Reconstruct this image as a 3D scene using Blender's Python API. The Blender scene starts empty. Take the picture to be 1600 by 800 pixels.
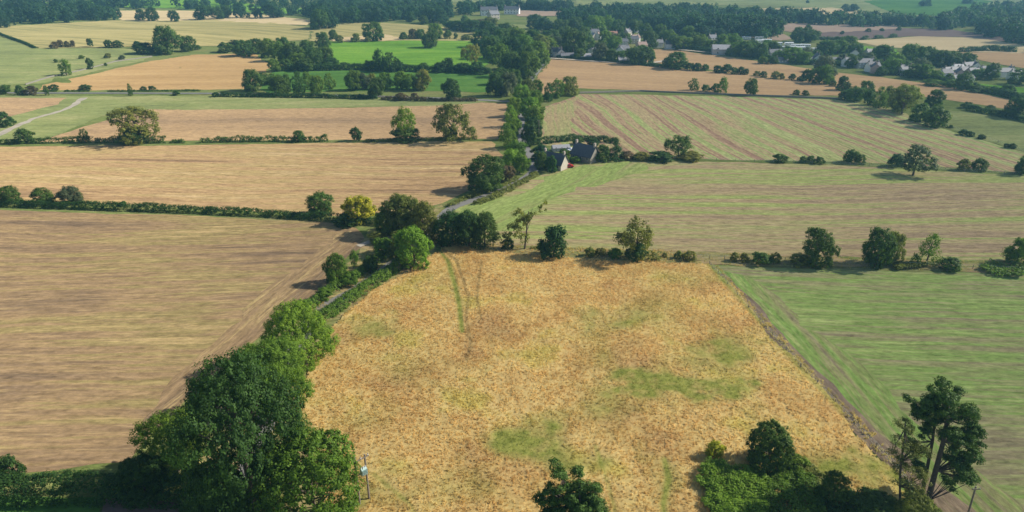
import bpy, bmesh, math, random
import numpy as np
from mathutils import Vector

# ---------------------------------------------------------------- camera, sky, sun, exposure
S = bpy.context.scene
COL = S.collection
R = math.radians
CAM_H, PITCH, FPX = 70.0, R(23.8), 1066.0
cd = bpy.data.cameras.new('camera'); cam = bpy.data.objects.new('camera', cd); COL.objects.link(cam)
cd.sensor_width = 36; cd.lens = 36 * FPX / 1600; cd.clip_end = 12000; cd.clip_start = 1
cam.location = (0, 0, CAM_H); cam.rotation_euler = (R(90) - PITCH, 0, 0); S.camera = cam
SUN_EL, SUN_AZ = 36, 80            # azimuth clockwise from +Y
W = bpy.data.worlds.new('World'); S.world = W; W.use_nodes = True
wn = W.node_tree; bg = wn.nodes['Background']
sky = wn.nodes.new('ShaderNodeTexSky'); sky.sky_type = 'NISHITA'; sky.sun_disc = False
sky.sun_elevation = R(SUN_EL); sky.sun_rotation = R(SUN_AZ); sky.altitude = 200
wn.links.new(sky.outputs[0], bg.inputs[0]); bg.inputs[1].default_value = 0.095
sl = bpy.data.lights.new('sun', 'SUN'); sl.energy = 5.0; sl.angle = R(0.6); sl.color = (1, .94, .84)
so = bpy.data.objects.new('sun', sl); COL.objects.link(so)
sv = Vector((math.sin(R(SUN_AZ)) * math.cos(R(SUN_EL)), math.cos(R(SUN_AZ)) * math.cos(R(SUN_EL)), math.sin(R(SUN_EL))))
so.rotation_euler = sv.to_track_quat('Z', 'Y').to_euler()
S.view_settings.view_transform = 'Standard'; S.view_settings.look = 'None'
S.view_settings.exposure = 0.5; S.view_settings.gamma = 1
S.cycles.max_bounces = 5; S.cycles.diffuse_bounces = 3; S.cycles.transmission_bounces = 3
S.cycles.volume_bounces = 1; S.cycles.transparent_max_bounces = 6

# ---------------------------------------------------------------- terrain and unprojection
def sm(a, b, t):
    t = np.clip((t - a) / (b - a), 0, 1); return t * t * (3 - 2 * t)
def terr(x, y):
    b = sm(300, 650, y)
    z = b * (2.2 * np.sin(x / 150 + 1.0) * np.cos(y / 190 + .6) + 1.2 * np.sin(x / 71 - y / 97))
    return z + 38 * sm(800, 2600, y)
cs, sn = math.cos(PITCH), math.sin(PITCH)
def P(px, py, dz=0.0):
    u, v = (px - 800) / FPX, -(py - 400) / FPX
    d = np.array((u, cs + v * sn, -sn + v * cs))
    z = 0.0
    t = (CAM_H) / -d[2]
    lo, hi = 20.0, 6000.0
    f = lambda t: CAM_H + t * d[2] - float(terr(t * d[0], t * d[1]))
    step = 10.0; t = 40.0
    while f(t) > 0 and t < 6000: t += step
    lo, hi = t - step, t
    for _ in range(18):
        m = (lo + hi) / 2
        if f(m) > 0: lo = m
        else: hi = m
    return np.array((hi * d[0], hi * d[1], CAM_H + hi * d[2] + dz))
def depth(p): return p[1] * cs - (p[2] - CAM_H) * sn
def h_m(p, py_top):                      # height of something standing at p whose top shows at py_top
    vt = -(py_top - 400) / FPX
    return p[1] * (vt * cs - sn) / (cs + vt * sn) + CAM_H - p[2]

def hsh(i, j, s):
    n = (i.astype(np.int64) * 374761393 + j.astype(np.int64) * 668265263 + s * 974711) & 0x7fffffff
    n = ((n ^ (n >> 13)) * 1274126177) & 0x7fffffff
    return ((n ^ (n >> 16)) & 0xffff) / 65535.0
def vnoise(x, y, s=0):
    x = np.asarray(x, float); y = np.asarray(y, float)
    i, j = np.floor(x), np.floor(y); fx, fy = x - i, y - j
    fx = fx * fx * (3 - 2 * fx); fy = fy * fy * (3 - 2 * fy)
    i = i.astype(int); j = j.astype(int)
    a, b, c, d = hsh(i, j, s), hsh(i + 1, j, s), hsh(i, j + 1, s), hsh(i + 1, j + 1, s)
    return (a * (1 - fx) + b * fx) * (1 - fy) + (c * (1 - fx) + d * fx) * fy
def fbm(x, y, s=0, o=4):
    r = 0; a = .5
    for k in range(o):
        r = r + a * vnoise(x * 2 ** k, y * 2 ** k, s + k * 17); a *= .5
    return r / (1 - .5 ** o)

# ---------------------------------------------------------------- object helpers
def tag(o, label=None, cat=None, group=None, kind=None):
    if label: o['label'] = label
    if cat: o['category'] = cat
    if group: o['group'] = group
    if kind: o['kind'] = kind
    return o
def link(name, me, parent=None, loc=None):
    o = bpy.data.objects.new(name, me); COL.objects.link(o)
    if parent: o.parent = parent
    if loc is not None: o.location = [float(c) for c in loc]
    return o
def empty(name, loc, rz=0, scale=(1, 1, 1)):
    o = link(name, None, None, loc); o.rotation_euler.z = rz; o.scale = scale; return o
def np_mesh(name, V, F, mat, tint=None, smooth=False, extra=None):
    """V (n,3) float, F (m,k) int with constant k"""
    me = bpy.data.meshes.new(name)
    V = np.ascontiguousarray(V, np.float32); F = np.ascontiguousarray(F, np.int32)
    m, k = F.shape
    me.vertices.add(len(V)); me.vertices.foreach_set('co', V.ravel())
    me.loops.add(m * k); me.loops.foreach_set('vertex_index', F.ravel())
    me.polygons.add(m); me.polygons.foreach_set('loop_start', np.arange(0, m * k, k, dtype=np.int32))
    if tint is not None:
        a = me.attributes.new('tint', 'FLOAT', 'FACE'); a.data.foreach_set('value', np.ascontiguousarray(tint, np.float32))
    for nm, dom, val in (extra or []):
        a = me.attributes.new(nm, 'FLOAT', dom); a.data.foreach_set('value', np.ascontiguousarray(val, np.float32))
    me.update(calc_edges=True)
    if smooth: me.polygons.foreach_set('use_smooth', np.ones(m, bool))
    me.materials.append(mat)
    return me
def bm_obj(name, bm, mat, parent=None, loc=None):
    me = bpy.data.meshes.new(name); bm.to_mesh(me); bm.free(); me.materials.append(mat)
    return link(name, me, parent, loc)
def bx(bm, x0, x1, y0, y1, z0, z1):
    v = [bm.verts.new((x, y, z)) for z in (z0, z1) for x, y in ((x0, y0), (x1, y0), (x1, y1), (x0, y1))]
    for f in ((3, 2, 1, 0), (4, 5, 6, 7), (0, 1, 5, 4), (1, 2, 6, 5), (2, 3, 7, 6), (3, 0, 4, 7)):
        bm.faces.new([v[i] for i in f])
def tube_np(pts, rad, n=7):
    pts = [np.array(p, float) for p in pts]; V = []; F = []
    for i, p in enumerate(pts):
        d = pts[min(i + 1, len(pts) - 1)] - pts[max(i - 1, 0)]; d /= np.linalg.norm(d) + 1e-9
        a = np.cross(d, (0.3, 1, 0.1)); a /= np.linalg.norm(a); b = np.cross(d, a)
        for k in range(n):
            t = 2 * math.pi * k / n; V.append(p + rad[i] * (a * math.cos(t) + b * math.sin(t)))
    for i in range(len(pts) - 1):
        for k in range(n):
            F.append((i * n + k, i * n + (k + 1) % n, (i + 1) * n + (k + 1) % n, (i + 1) * n + k))
    return np.array(V), np.array(F)
def join_np(parts):
    V = []; F = []; o = 0
    for v, f in parts: V.append(v); F.append(f + o); o += len(v)
    return np.concatenate(V), np.concatenate(F)

# ---------------------------------------------------------------- materials
def new_mat(name):
    m = bpy.data.materials.new(name); m.use_nodes = True
    nt = m.node_tree; nt.nodes.clear(); out = nt.nodes.new('ShaderNodeOutputMaterial')
    return m, nt, out
def N(nt, t, **kw):
    n = nt.nodes.new(t)
    for k, v in kw.items():
        if k.startswith('i_'): n.inputs[k[2:].replace('_', ' ')].default_value = v
        else: setattr(n, k, v)
    return n
def L(nt, a, b): nt.links.new(a, b)
def mth(nt, op, a, b=None, clamp=False):
    n = nt.nodes.new('ShaderNodeMath'); n.operation = op; n.use_clamp = clamp
    for i, q in enumerate((a, b)):
        if q is None: continue
        if isinstance(q, (int, float)): n.inputs[i].default_value = q
        else: L(nt, q, n.inputs[i])
    return n.outputs[0]
def mixc(nt, f, a, b, mode='MIX'):
    n = nt.nodes.new('ShaderNodeMix'); n.data_type = 'RGBA'; n.blend_type = mode
    for i, q in ((0, f), (6, a), (7, b)):
        if isinstance(q, (int, float)): n.inputs[i].default_value = q
        elif isinstance(q, tuple): n.inputs[i].default_value = (*q, 1)
        else: L(nt, q, n.inputs[i])
    return n.outputs[2]
def mrange(nt, v, a, b, c=0, d=1):
    n = nt.nodes.new('ShaderNodeMapRange'); L(nt, v, n.inputs[0])
    for i, q in enumerate((a, b, c, d)): n.inputs[i + 1].default_value = q
    return n.outputs[0]
def noise(nt, vec, scale, detail=3, rough=.55):
    n = N(nt, 'ShaderNodeTexNoise'); n.inputs['Scale'].default_value = scale
    n.inputs['Detail'].default_value = detail; n.inputs['Roughness'].default_value = rough
    L(nt, vec, n.inputs['Vector']); return n.outputs[0]
def ramp(nt, fac, stops):
    n = N(nt, 'ShaderNodeValToRGB'); e = n.color_ramp.elements
    while len(e) < len(stops): e.new(.5)
    for i, (p, c) in enumerate(stops): e[i].position = p; e[i].color = (*c, 1)
    L(nt, fac, n.inputs[0]); return n.outputs[0]

def field_mat(name, cols, ang=0.0, along=70, across=2.2, patch=.018, w=(.45, .3, .25), grain=.35, tram=0, tramcol=None, bump=.5, lo=.36, hi=.64, seed=0, straw=0.0, rows=0, ramp_=.05):
    m, nt, out = new_mat(name)
    tc = N(nt, 'ShaderNodeTexCoord'); mp = N(nt, 'ShaderNodeMapping')
    mp.inputs['Rotation'].default_value = (0, 0, -ang); L(nt, tc.outputs['Object'], mp.inputs[0])
    # gentle drift so rows are not ruler straight
    wob = noise(nt, mp.outputs[0], .006, 2)
    sx = N(nt, 'ShaderNodeSeparateXYZ'); L(nt, mp.outputs[0], sx.inputs[0])
    y = mth(nt, 'ADD', sx.outputs[1], mth(nt, 'ADD', mth(nt, 'MULTIPLY', wob, 26.0), mth(nt, 'MULTIPLY', noise(nt, mp.outputs[0], .09, 3), 1.1)))
    def av(a, c, off):
        cb = N(nt, 'ShaderNodeCombineXYZ')
        L(nt, mth(nt, 'DIVIDE', sx.outputs[0], a), cb.inputs[0]); L(nt, mth(nt, 'DIVIDE', y, c), cb.inputs[1])
        cb.inputs[2].default_value = off + seed; return cb.outputs[0]
    n1 = noise(nt, av(along, across, 0), 1, 6, .68)
    n2 = noise(nt, av(along * 2.2, across * 5, 7), 1, 2)
    n3 = noise(nt, mp.outputs[0], patch, 4, .6)
    f = mth(nt, 'ADD', mth(nt, 'ADD', mth(nt, 'MULTIPLY', n1, w[0]), mth(nt, 'MULTIPLY', n2, w[1])), mth(nt, 'MULTIPLY', n3, w[2]))
    if rows:
        sn_ = mth(nt, 'SINE', mth(nt, 'MULTIPLY', y, 2 * math.pi / rows)); sn2 = mth(nt, 'SINE', mth(nt, 'MULTIPLY', y, 2 * math.pi / (rows * .37)))
        am_ = mrange(nt, noise(nt, av(60, 25, 19), 1, 2), .35, .65, .2, 1.6)
        f = mth(nt, 'ADD', f, mth(nt, 'MULTIPLY', mth(nt, 'MULTIPLY', mth(nt, 'ADD', sn_, mth(nt, 'MULTIPLY', sn2, .6)), ramp_), am_))
    f = mrange(nt, f, lo, hi)
    k = len(cols); c = ramp(nt, f, [(i / (k - 1), cols[i]) for i in range(k)])
    if tram:
        fr = mth(nt, 'FRACT', mth(nt, 'DIVIDE', y, tram))
        dd = mth(nt, 'ABSOLUTE', mth(nt, 'SUBTRACT', mth(nt, 'ABSOLUTE', mth(nt, 'SUBTRACT', fr, .5)), .95 / tram))
        ln = mrange(nt, dd, .25 / tram, .6 / tram, 1, 0)
        ln = mth(nt, 'MULTIPLY', ln, mrange(nt, noise(nt, av(40, 30, 3), 1, 3), .42, .62, 0, .75))
        c = mixc(nt, ln, c, tramcol or cols[-1])
    g = noise(nt, av(1.6, .7, 11), 1, 4, .75)
    g2 = noise(nt, av(4.5, 1.3, 4), 1, 5, .75)
    gg = mth(nt, 'ADD', mth(nt, 'MULTIPLY', g, .4), mth(nt, 'MULTIPLY', g2, .6))
    c = mixc(nt, 1.0, c, mrange(nt, gg, .36, .64, 1 - grain * 1.25, 1 + grain * 1.25), 'MULTIPLY')
    if straw:
        s1 = noise(nt, av(14, .75, 31), 1, 5, .65)
        c = mixc(nt, mrange(nt, s1, .56, .68, 0, straw), c, tuple(min(1, v * 1.35) for v in cols[-1]))
        c = mixc(nt, mrange(nt, s1, .44, .33, 0, straw), c, tuple(v * .8 for v in cols[0]))
    b = N(nt, 'ShaderNodeBump'); b.inputs['Strength'].default_value = bump; b.inputs['Distance'].default_value = .25
    L(nt, gg, b.inputs['Height'])
    p = N(nt, 'ShaderNodeBsdfDiffuse'); p.inputs['Roughness'].default_value = .6
    L(nt, c, p.inputs[0]); L(nt, b.outputs[0], p.inputs['Normal']); L(nt, p.outputs[0], out.inputs[0])
    return m
def leaf_mat(name, trans=.38, hue=.35):
    m, nt, out = new_mat(name)
    oi = N(nt, 'ShaderNodeObjectInfo'); at = N(nt, 'ShaderNodeAttribute', attribute_name='tint')
    c = mixc(nt, 1.0, oi.outputs['Color'], mrange(nt, at.outputs['Fac'], 0, 1, .62, 1.5), 'MULTIPLY')
    c = mixc(nt, mth(nt, 'MULTIPLY', mth(nt, 'POWER', at.outputs['Fac'], 2.0), hue), c, mixc(nt, 1.0, c, (1.7, 1.25, .7), 'MULTIPLY'))
    d = N(nt, 'ShaderNodeBsdfPrincipled'); d.inputs['Roughness'].default_value = .55; d.inputs['Specular IOR Level'].default_value = .12
    L(nt, c, d.inputs[0])
    t = N(nt, 'ShaderNodeBsdfTranslucent'); L(nt, mixc(nt, 1.0, c, (1.3, 1.5, .6), 'MULTIPLY'), t.inputs[0])
    mx = N(nt, 'ShaderNodeMixShader'); mx.inputs[0].default_value = trans
    L(nt, d.outputs[0], mx.inputs[1]); L(nt, t.outputs[0], mx.inputs[2]); L(nt, mx.outputs[0], out.inputs[0])
    return m
def plain(name, col, rough=.8, var=.2, scale=1.0, metallic=0, bump=0.0, usecol=False):
    m, nt, out = new_mat(name)
    tc = N(nt, 'ShaderNodeTexCoord'); n = noise(nt, tc.outputs['Object'], scale, 5, .65)
    base = col
    if usecol: oi = N(nt, 'ShaderNodeObjectInfo'); base = oi.outputs['Color']
    c = mixc(nt, 1.0, base, mrange(nt, n, .3, .7, 1 - var, 1 + var), 'MULTIPLY')
    p = N(nt, 'ShaderNodeBsdfPrincipled'); p.inputs['Roughness'].default_value = rough; p.inputs['Metallic'].default_value = metallic
    L(nt, c, p.inputs[0])
    if bump:
        b = N(nt, 'ShaderNodeBump'); b.inputs['Distance'].default_value = bump; L(nt, n, b.inputs['Height']); L(nt, b.outputs[0], p.inputs['Normal'])
    L(nt, p.outputs[0], out.inputs[0]); return m
LEAF = leaf_mat('leaf'); NEEDLE = leaf_mat('needle', .12, .2)
BARK = plain('bark', (.11, .085, .06), .9, .35, 3, bump=.05)
PBARK = plain('pine_bark', (.075, .055, .042), .9, .35, 3, bump=.05)
TAR = plain('lane_tarmac', (.15, .142, .13), .9, .22, .35)
DIRT = plain('dirt_track', (.36, .31, .23), .95, .25, .25)

# ---------------------------------------------------------------- ground sheets
GRID = 25.0
def drape(name, pts, mat, off, fine=False):
    """world polygon (x, y) -> sheet that follows the terrain"""
    bm = bmesh.new(); f = bm.faces.new([bm.verts.new((p[0], p[1], 0)) for p in pts])
    if f.normal.z < 0 or True: bm.normal_update()
    xs = [p[0] for p in pts]; ys = [p[1] for p in pts]
    if max(ys) > 290:
        for ax, a, b in ((0, min(xs), max(xs)), (1, max(min(ys), 290), max(ys))):
            g = GRID if b - a < 2600 else 50
            k = math.floor(a / g) + 1
            while k * g < b:
                co = [0, 0, 0]; no = [0, 0, 0]; co[ax] = k * g; no[ax] = 1
                bmesh.ops.bisect_plane(bm, geom=bm.verts[:] + bm.edges[:] + bm.faces[:], plane_co=co, plane_no=no, dist=1e-4)
                k += 1
    bmesh.ops.triangulate(bm, faces=bm.faces[:])
    for f in bm.faces:
        if f.normal.z < 0: f.normal_flip()
    for v in bm.verts:
        far = float(sm(300, 700, v.co.y)); v.co.z = float(terr(v.co.x, v.co.y)) + off * (1 + 9 * far)
    return tag(bm_obj(name, bm, mat), kind='structure')
rj = random.Random(5)
def edge_jit(pp, amp=.6, step=4.0, s=0):
    out = []
    n = len(pp); fr_ = max(7, 9 * amp)
    for i in range(n):
        a, b = np.array(pp[i][:2]), np.array(pp[(i + 1) % n][:2]); d = b - a; ln = np.linalg.norm(d)
        st = max(step, ln / 160); k = max(1, int(ln / st)); nr = np.array((-d[1], d[0])) / (ln + 1e-9)
        am = amp * min(1, max(.3, st / step)) * (1 + min(2.5, a[1] / 300))
        for j in range(k):
            t = j / k; q = a + d * t
            if j: q = q + nr * (float(vnoise(q[0] / fr_, q[1] / fr_, s)) - .5) * 2 * am + nr * (float(vnoise(q[0] / 2, q[1] / 2, s + 3)) - .5) * min(am, 1.2)
            out.append(tuple(q))
    return out
def field(name, px, mat, off=.03, amp=.6):
    return drape(name, edge_jit([P(*p) for p in px], amp), mat, off)
def strip(name, px, w, mat, off=.06, amp=.25, w2=None):
    pts = [P(*p)[:2] for p in px]; Lp = []; Rp = []
    # resample with smooth interpolation
    q = []
    for i in range(len(pts) - 1):
        p0 = pts[max(i - 1, 0)]; p1 = pts[i]; p2 = pts[i + 1]; p3 = pts[min(i + 2, len(pts) - 1)]
        k = max(2, int(np.linalg.norm(p2 - p1) / 4))
        for j in range(min(k, 40)):
            t = j / min(k, 40)
            q.append(.5 * ((2 * p1) + (-p0 + p2) * t + (2 * p0 - 5 * p1 + 4 * p2 - p3) * t * t + (-p0 + 3 * p1 - 3 * p2 + p3) * t ** 3))
    q.append(pts[-1])
    for i, p in enumerate(q):
        d = q[min(i + 1, len(q) - 1)] - q[max(i - 1, 0)]; d = d / (np.linalg.norm(d) + 1e-9); n = np.array((-d[1], d[0]))
        t = i / (len(q) - 1); ww = w if w2 is None else w * (1 - t) + w2 * t
        Lp.append(p + n * (ww / 2 + rj.uniform(-amp, amp))); Rp.append(p - n * (ww / 2 + rj.uniform(-amp, amp)))
    V = []
    V3 = lambda p: (p[0], p[1], float(terr(p[0], p[1])) + off * (1 + 9 * float(sm(300, 700, p[1]))))
    for a, b in zip(Lp, Rp): V += [V3(a), V3(b)]
    F = [(2 * i, 2 * i + 1, 2 * i + 3, 2 * i + 2) for i in range(len(q) - 1)]
    me = np_mesh(name, np.array(V), np.array(F), mat)
    return tag(link(name, me), kind='structure')
def ang(a, b):
    p, q = P(*a), P(*b); return math.atan2(q[1] - p[1], q[0] - p[0])

BASE = field_mat('pasture', [(.10, .13, .035), (.14, .17, .05), (.20, .19, .075)], 0, 30, 8, .02, grain=.4, lo=.4, hi=.6)
drape('ground', [(-3200, 20), (3200, 20), (3200, 5200), (-3200, 5200)], BASE, 0.0)
near = drape('foreground_ground', [(-400, -300), (400, -300), (400, 19.9), (-400, 19.9)], BASE, 0.0)

tan1 = [(.235, .165, .09), (.33, .225, .125), (.42, .30, .165), (.34, .27, .12)]
tan1 = [(.155, .108, .067), (.21, .143, .08), (.265, .18, .092), (.235, .185, .075), (.345, .25, .115)]
tan2 = [(.21, .135, .075), (.31, .20, .10), (.39, .26, .125), (.34, .25, .105), (.46, .32, .165)]
tan3 = [(.30, .19, .08), (.41, .265, .115), (.48, .33, .15)]
stub1 = field_mat('near_stubble', tan1, ang((0, 470), (380, 466)), 50, 3.2, .02, w=(.4, .3, .3), tram=0, seed=1, straw=.55, rows=5, ramp_=.02, lo=.39, hi=.61)
stub1h = field_mat('headland_stubble', [(.17, .12, .073), (.225, .152, .083), (.26, .18, .09), (.38, .29, .125)], ang((300, 600), (540, 400)), 50, 1.6, .03, straw=.5, seed=2, lo=.39, hi=.61)
stub2 = field_mat('middle_stubble', tan2, ang((0, 280), (600, 285)), 70, 4.5, .015, straw=.5, rows=8, ramp_=.025, seed=3, lo=.39, hi=.61)
stub3 = field_mat('far_stubble', [(.21, .145, .09), (.36, .24, .125), (.46, .31, .155)], ang((250, 195), (700, 190)), 120, 8, .01, w=(.3, .4, .3), seed=4)
stub4 = field_mat('orange_stubble', tan3, 0.1, 120, 5, .01, seed=5, grain=.2)
stubR = field_mat('right_stubble', [(.32, .205, .11), (.40, .26, .13), (.47, .31, .155)], ang((900, 125), (1300, 145)), 160, 5, .01, seed=6, grain=.2)
olive = field_mat('olive_stubble', [(.22, .20, .08), (.33, .28, .11), (.40, .33, .14)], ang((60, 50), (330, 66)), 150, 7, .01, w=(.6, .25, .15), lo=.42, hi=.58, seed=7, grain=.15)
grass1 = field_mat('bright_pasture', [(.09, .19, .022), (.13, .26, .028), (.19, .31, .04)], .1, 60, 10, .02, grain=.3, lo=.4, hi=.6, seed=8)
grass2 = field_mat('deep_pasture', [(.055, .12, .024), (.075, .165, .03), (.11, .20, .04)], .1, 60, 10, .02, grain=.3, lo=.4, hi=.6, seed=9)
grass3 = field_mat('soft_pasture', [(.15, .17, .065), (.20, .225, .08), (.27, .265, .11)], .1, 40, 6, .03, grain=.3, lo=.4, hi=.6, seed=10)
strg = [(.24, .20, .115), (.27, .235, .11), (.24, .265, .09), (.20, .28, .075), (.28, .34, .10)]
strF11 = field_mat('striped_green', [(.27, .17, .11), (.35, .25, .14), (.35, .29, .14), (.25, .30, .10), (.34, .35, .14)], (ang((968, 162), (1042, 228)) + ang((1042, 152), (1141, 216)) + ang((1200, 172), (1500, 262))) / 3, 190, 4.2, .008, w=(.6, .22, .18), tram=18, tramcol=(.26, .16, .10), seed=11, straw=.35, rows=6.5, ramp_=.055, lo=.41, hi=.59)
strF11h = field_mat('striped_headland', [(.34, .22, .14), (.33, .26, .13), (.28, .29, .11), (.36, .30, .15)], ang((856, 225), (866, 165)), 100, 1.8, .02, seed=12)
strF12 = field_mat('striped_brown_green', [(.28, .205, .12), (.34, .26, .135), (.31, .28, .12), (.25, .295, .085), (.33, .34, .12)], ang((1000, 330), (1560, 330)), 90, 3.4, .009, w=(.5, .25, .25), seed=13, straw=.4, rows=7, ramp_=.022, lo=.41, hi=.59)
strF12g = field_mat('striped_leaf_green', [(.28, .25, .11), (.23, .29, .08), (.29, .33, .11)], ang((780, 350), (900, 290)), 60, 2.0, .02, seed=14)
strF13 = field_mat('near_green', [(.225, .19, .105), (.25, .23, .11), (.235, .255, .095), (.18, .265, .065), (.28, .32, .11)], ang((1250, 520), (1580, 535)), 40, 2.0, .02, w=(.5, .25, .25), seed=15, straw=.4, rows=4, ramp_=.018, lo=.41, hi=.59)
strF13h = field_mat('near_green_headland', [(.23, .19, .11), (.25, .25, .10), (.17, .27, .06), (.28, .31, .11)], ang((1250, 580), (1130, 430)), 50, 1.4, .03, seed=16, lo=.4, hi=.6)
bare = field_mat('bare_headland', [(.16, .12, .085), (.21, .155, .105), (.25, .19, .12), (.22, .21, .10)], ang((1250, 580), (1130, 430)), 40, .7, .05, seed=17)
plum = field_mat('ploughed_soil', [(.14, .095, .08), (.17, .12, .10), (.20, .14, .115)], .2, 100, 6, .01, seed=18, grain=.1)
rosy = field_mat('rosy_fallow', [(.27, .19, .14), (.33, .235, .165), (.36, .27, .18)], .2, 100, 6, .01, seed=19, grain=.1)
pale = field_mat('pale_stubble', [(.42, .32, .17), (.50, .38, .20), (.54, .42, .23)], .1, 140, 7, .01, lo=.42, hi=.58, seed=20, grain=.1)
verge = field_mat('rough_verge', [(.13, .15, .04), (.20, .20, .07), (.30, .23, .11), (.27, .17, .10)], 0, 5, 2, .08, grain=.4, seed=21)

# far bands, farthest first
field('hill_pasture', [(900, -30), (2400, -30), (2400, 40), (1560, 30), (1480, 32), (1440, 27), (1330, 15), (1150, 8), (900, 6)], grass3)
field('hill_pasture', [(1170, 14), (1300, 12), (1440, 30), (1460, 36), (1400, 32), (1210, 20)], pale)
field('hill_pasture', [(1350, 2), (1480, -8), (1550, 2), (1480, 26), (1400, 22)], grass2, .05)
field('far_pasture', [(900, 6), (1060, 5), (1080, 14), (930, 14)], grass3, .04)
field('far_pasture', [(640, -6), (900, -4), (880, 6), (740, 4), (650, 3)], grass3)
field('far_pasture', [(60, 4), (300, -4), (420, 10), (480, 14), (470, 22), (300, 14), (150, 12)], grass1)
field('pale_field', [(178, 17), (300, 17), (420, 24), (490, 32), (480, 40), (380, 36), (305, 33), (190, 33)], pale)
field('striped_hill_field', [(-240, 50), (0, 42), (180, 32), (370, 30), (486, 44), (482, 62), (350, 72), (60, 76), (0, 56), (-240, 62)], olive)
field('left_pasture', [(-300, 66), (0, 58), (55, 76), (215, 77), (238, 88), (225, 95), (60, 131), (-300, 146)], grass3)
field('orange_field', [(66, 133), (230, 97), (300, 86), (398, 84), (424, 104), (388, 139), (200, 141), (60, 141)], stub4)
field('olive_pasture', [(500, 37), (600, 36), (690, 42), (760, 56), (740, 65), (515, 64), (484, 66), (490, 44)], olive)
field('pale_field', [(515, 60), (600, 54), (640, 62), (600, 65), (520, 65)], pale, .05)
field('bright_field', [(512, 66), (640, 63), (735, 63), (768, 80), (764, 100), (735, 116), (515, 105)], grass1)
field('deep_green_field', [(405, 140), (430, 108), (520, 110), (765, 115), (768, 145), (640, 141), (420, 145)], grass2)
field('verge_field', [(-300, 150), (0, 150), (400, 150), (740, 156), (770, 158), (700, 165), (380, 171), (232, 172), (160, 180), (60, 222), (-100, 226), (-300, 215)], grass3)
field('tan_corner_field', [(-300, 153), (105, 153), (92, 163), (40, 176), (-10, 190), (-300, 190)], stub3, .05)
strip('farm_track', [(132, 153), (100, 172), (60, 183), (10, 205), (-30, 225)], 3.0, DIRT, .07, .7)
field('far_left_stubble', [(60, 222), (130, 198), (232, 171), (400, 171), (560, 168), (700, 164), (752, 160), (792, 162), (788, 190), (786, 217), (500, 219), (290, 220)], stub3)
field('middle_left_stubble', [(-260, 228), (0, 229), (300, 227), (600, 222), (768, 221), (788, 244), (748, 272), (742, 292), (690, 318), (640, 330), (530, 338), (300, 325), (0, 312), (-260, 305)], stub2)
field('near_left_stubble', [(-420, 318), (0, 328), (300, 337), (520, 349), (556, 356), (570, 372), (540, 405), (500, 447), (440, 505), (370, 555), (290, 625), (235, 680), (200, 722), (90, 735), (-40, 742), (-700, 742)], stub1)
field('headland', [(548, 360), (562, 374), (535, 405), (496, 449), (436, 506), (365, 556), (286, 627), (232, 680), (212, 700), (225, 655), (270, 590), (380, 500), (470, 420), (520, 380)], stub1h, .06, 2.5)
field('orange_right_field', [(832, 130), (862, 93), (1000, 101), (1160, 116), (1300, 134), (1322, 150), (1150, 147), (906, 138), (850, 148)], stubR)
field('orange_right_field', [(1010, 76), (1050, 78), (1150, 91), (1300, 112), (1480, 134), (1590, 152), (1700, 170), (1700, 182), (1575, 170), (1450, 152), (1320, 138), (1180, 118), (1060, 103), (1000, 96)], stubR)
field('striped_upper_field', [(846, 226), (850, 168), (905, 147), (1100, 150), (1310, 156), (1400, 172), (1470, 200), (1600, 238), (1750, 282), (1750, 284), (1600, 270), (1400, 256), (1100, 248), (960, 246)], strF11)
field('headland', [(848, 222), (853, 170), (905, 151), (890, 190), (900, 222)], strF11h, .06, 1.2)
field('pale_green_field', [(1478, 172), (1530, 178), (1600, 193), (1900, 240), (1900, 320), (1600, 238), (1476, 198)], grass3, .05)
field('middle_right_field', [(700, 325), (745, 312), (850, 272), (900, 258), (1000, 252), (1300, 257), (1600, 275), (1900, 300), (1900, 415), (1600, 410), (1300, 402), (1000, 394), (800, 388), (690, 362)], strF12)
field('leafy_margin', [(720, 326), (760, 314), (850, 276), (940, 260), (1010, 257), (900, 292), (840, 330), (800, 362), (720, 350)], strF12g, .06, 3)
field('near_right_field', [(1108, 414), (1300, 420), (1600, 430), (1900, 440), (2100, 900), (1450, 900), (1405, 740), (1330, 660), (1240, 560), (1150, 455)], strF13)
field('headland', [(1112, 420), (1160, 430), (1250, 510), (1390, 610), (1500, 700), (1600, 790), (1580, 880), (1450, 880), (1405, 740), (1330, 662), (1240, 562), (1150, 457)], strF13h, .05, 2.5)
strip('bare_margin', [(1120, 428), (1170, 478), (1240, 556), (1330, 650), (1420, 735), (1500, 800), (1580, 880)], 3.6, bare, .07, .5, 4.2)
field('boundary_verge', [(672, 372), (800, 383), (1000, 391), (1300, 401), (1600, 411), (1900, 420), (1900, 432), (1600, 428), (1400, 420), (1110, 414), (1000, 410), (850, 404), (690, 390)], verge, .09, .8)
field('lane_verge', [(420, 850), (380, 800), (300, 700), (380, 580), (470, 480), (560, 400), (575, 360), (600, 345), (690, 320), (700, 330), (688, 372), (660, 420), (560, 490), (500, 560), (470, 680), (560, 850)], verge, .05, .8)
field('ploughed_field', [(1250, 50), (1320, 50), (1400, 44), (1480, 46), (1600, 62), (1600, 68), (1500, 58), (1420, 57), (1330, 62), (1260, 60)], plum)
field('rosy_field', [(1215, 37), (1400, 38), (1410, 46), (1330, 51), (1240, 51), (1200, 46)], rosy)
field('rosy_field', [(1130, 44), (1200, 44), (1240, 60), (1220, 64), (1110, 52)], rosy)
field('pale_right_field', [(1330, 64), (1440, 57), (1520, 59), (1620, 74), (1800, 92), (1800, 104), (1620, 84), (1530, 82), (1420, 76), (1370, 72)], pale)
field('pale_right_field', [(1500, 82), (1620, 82), (1850, 106), (1850, 140), (1620, 110), (1560, 100), (1520, 92)], stubR)
field('paddock', [(1345, 72), (1400, 78), (1410, 92), (1345, 82)], grass1, .05)
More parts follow.
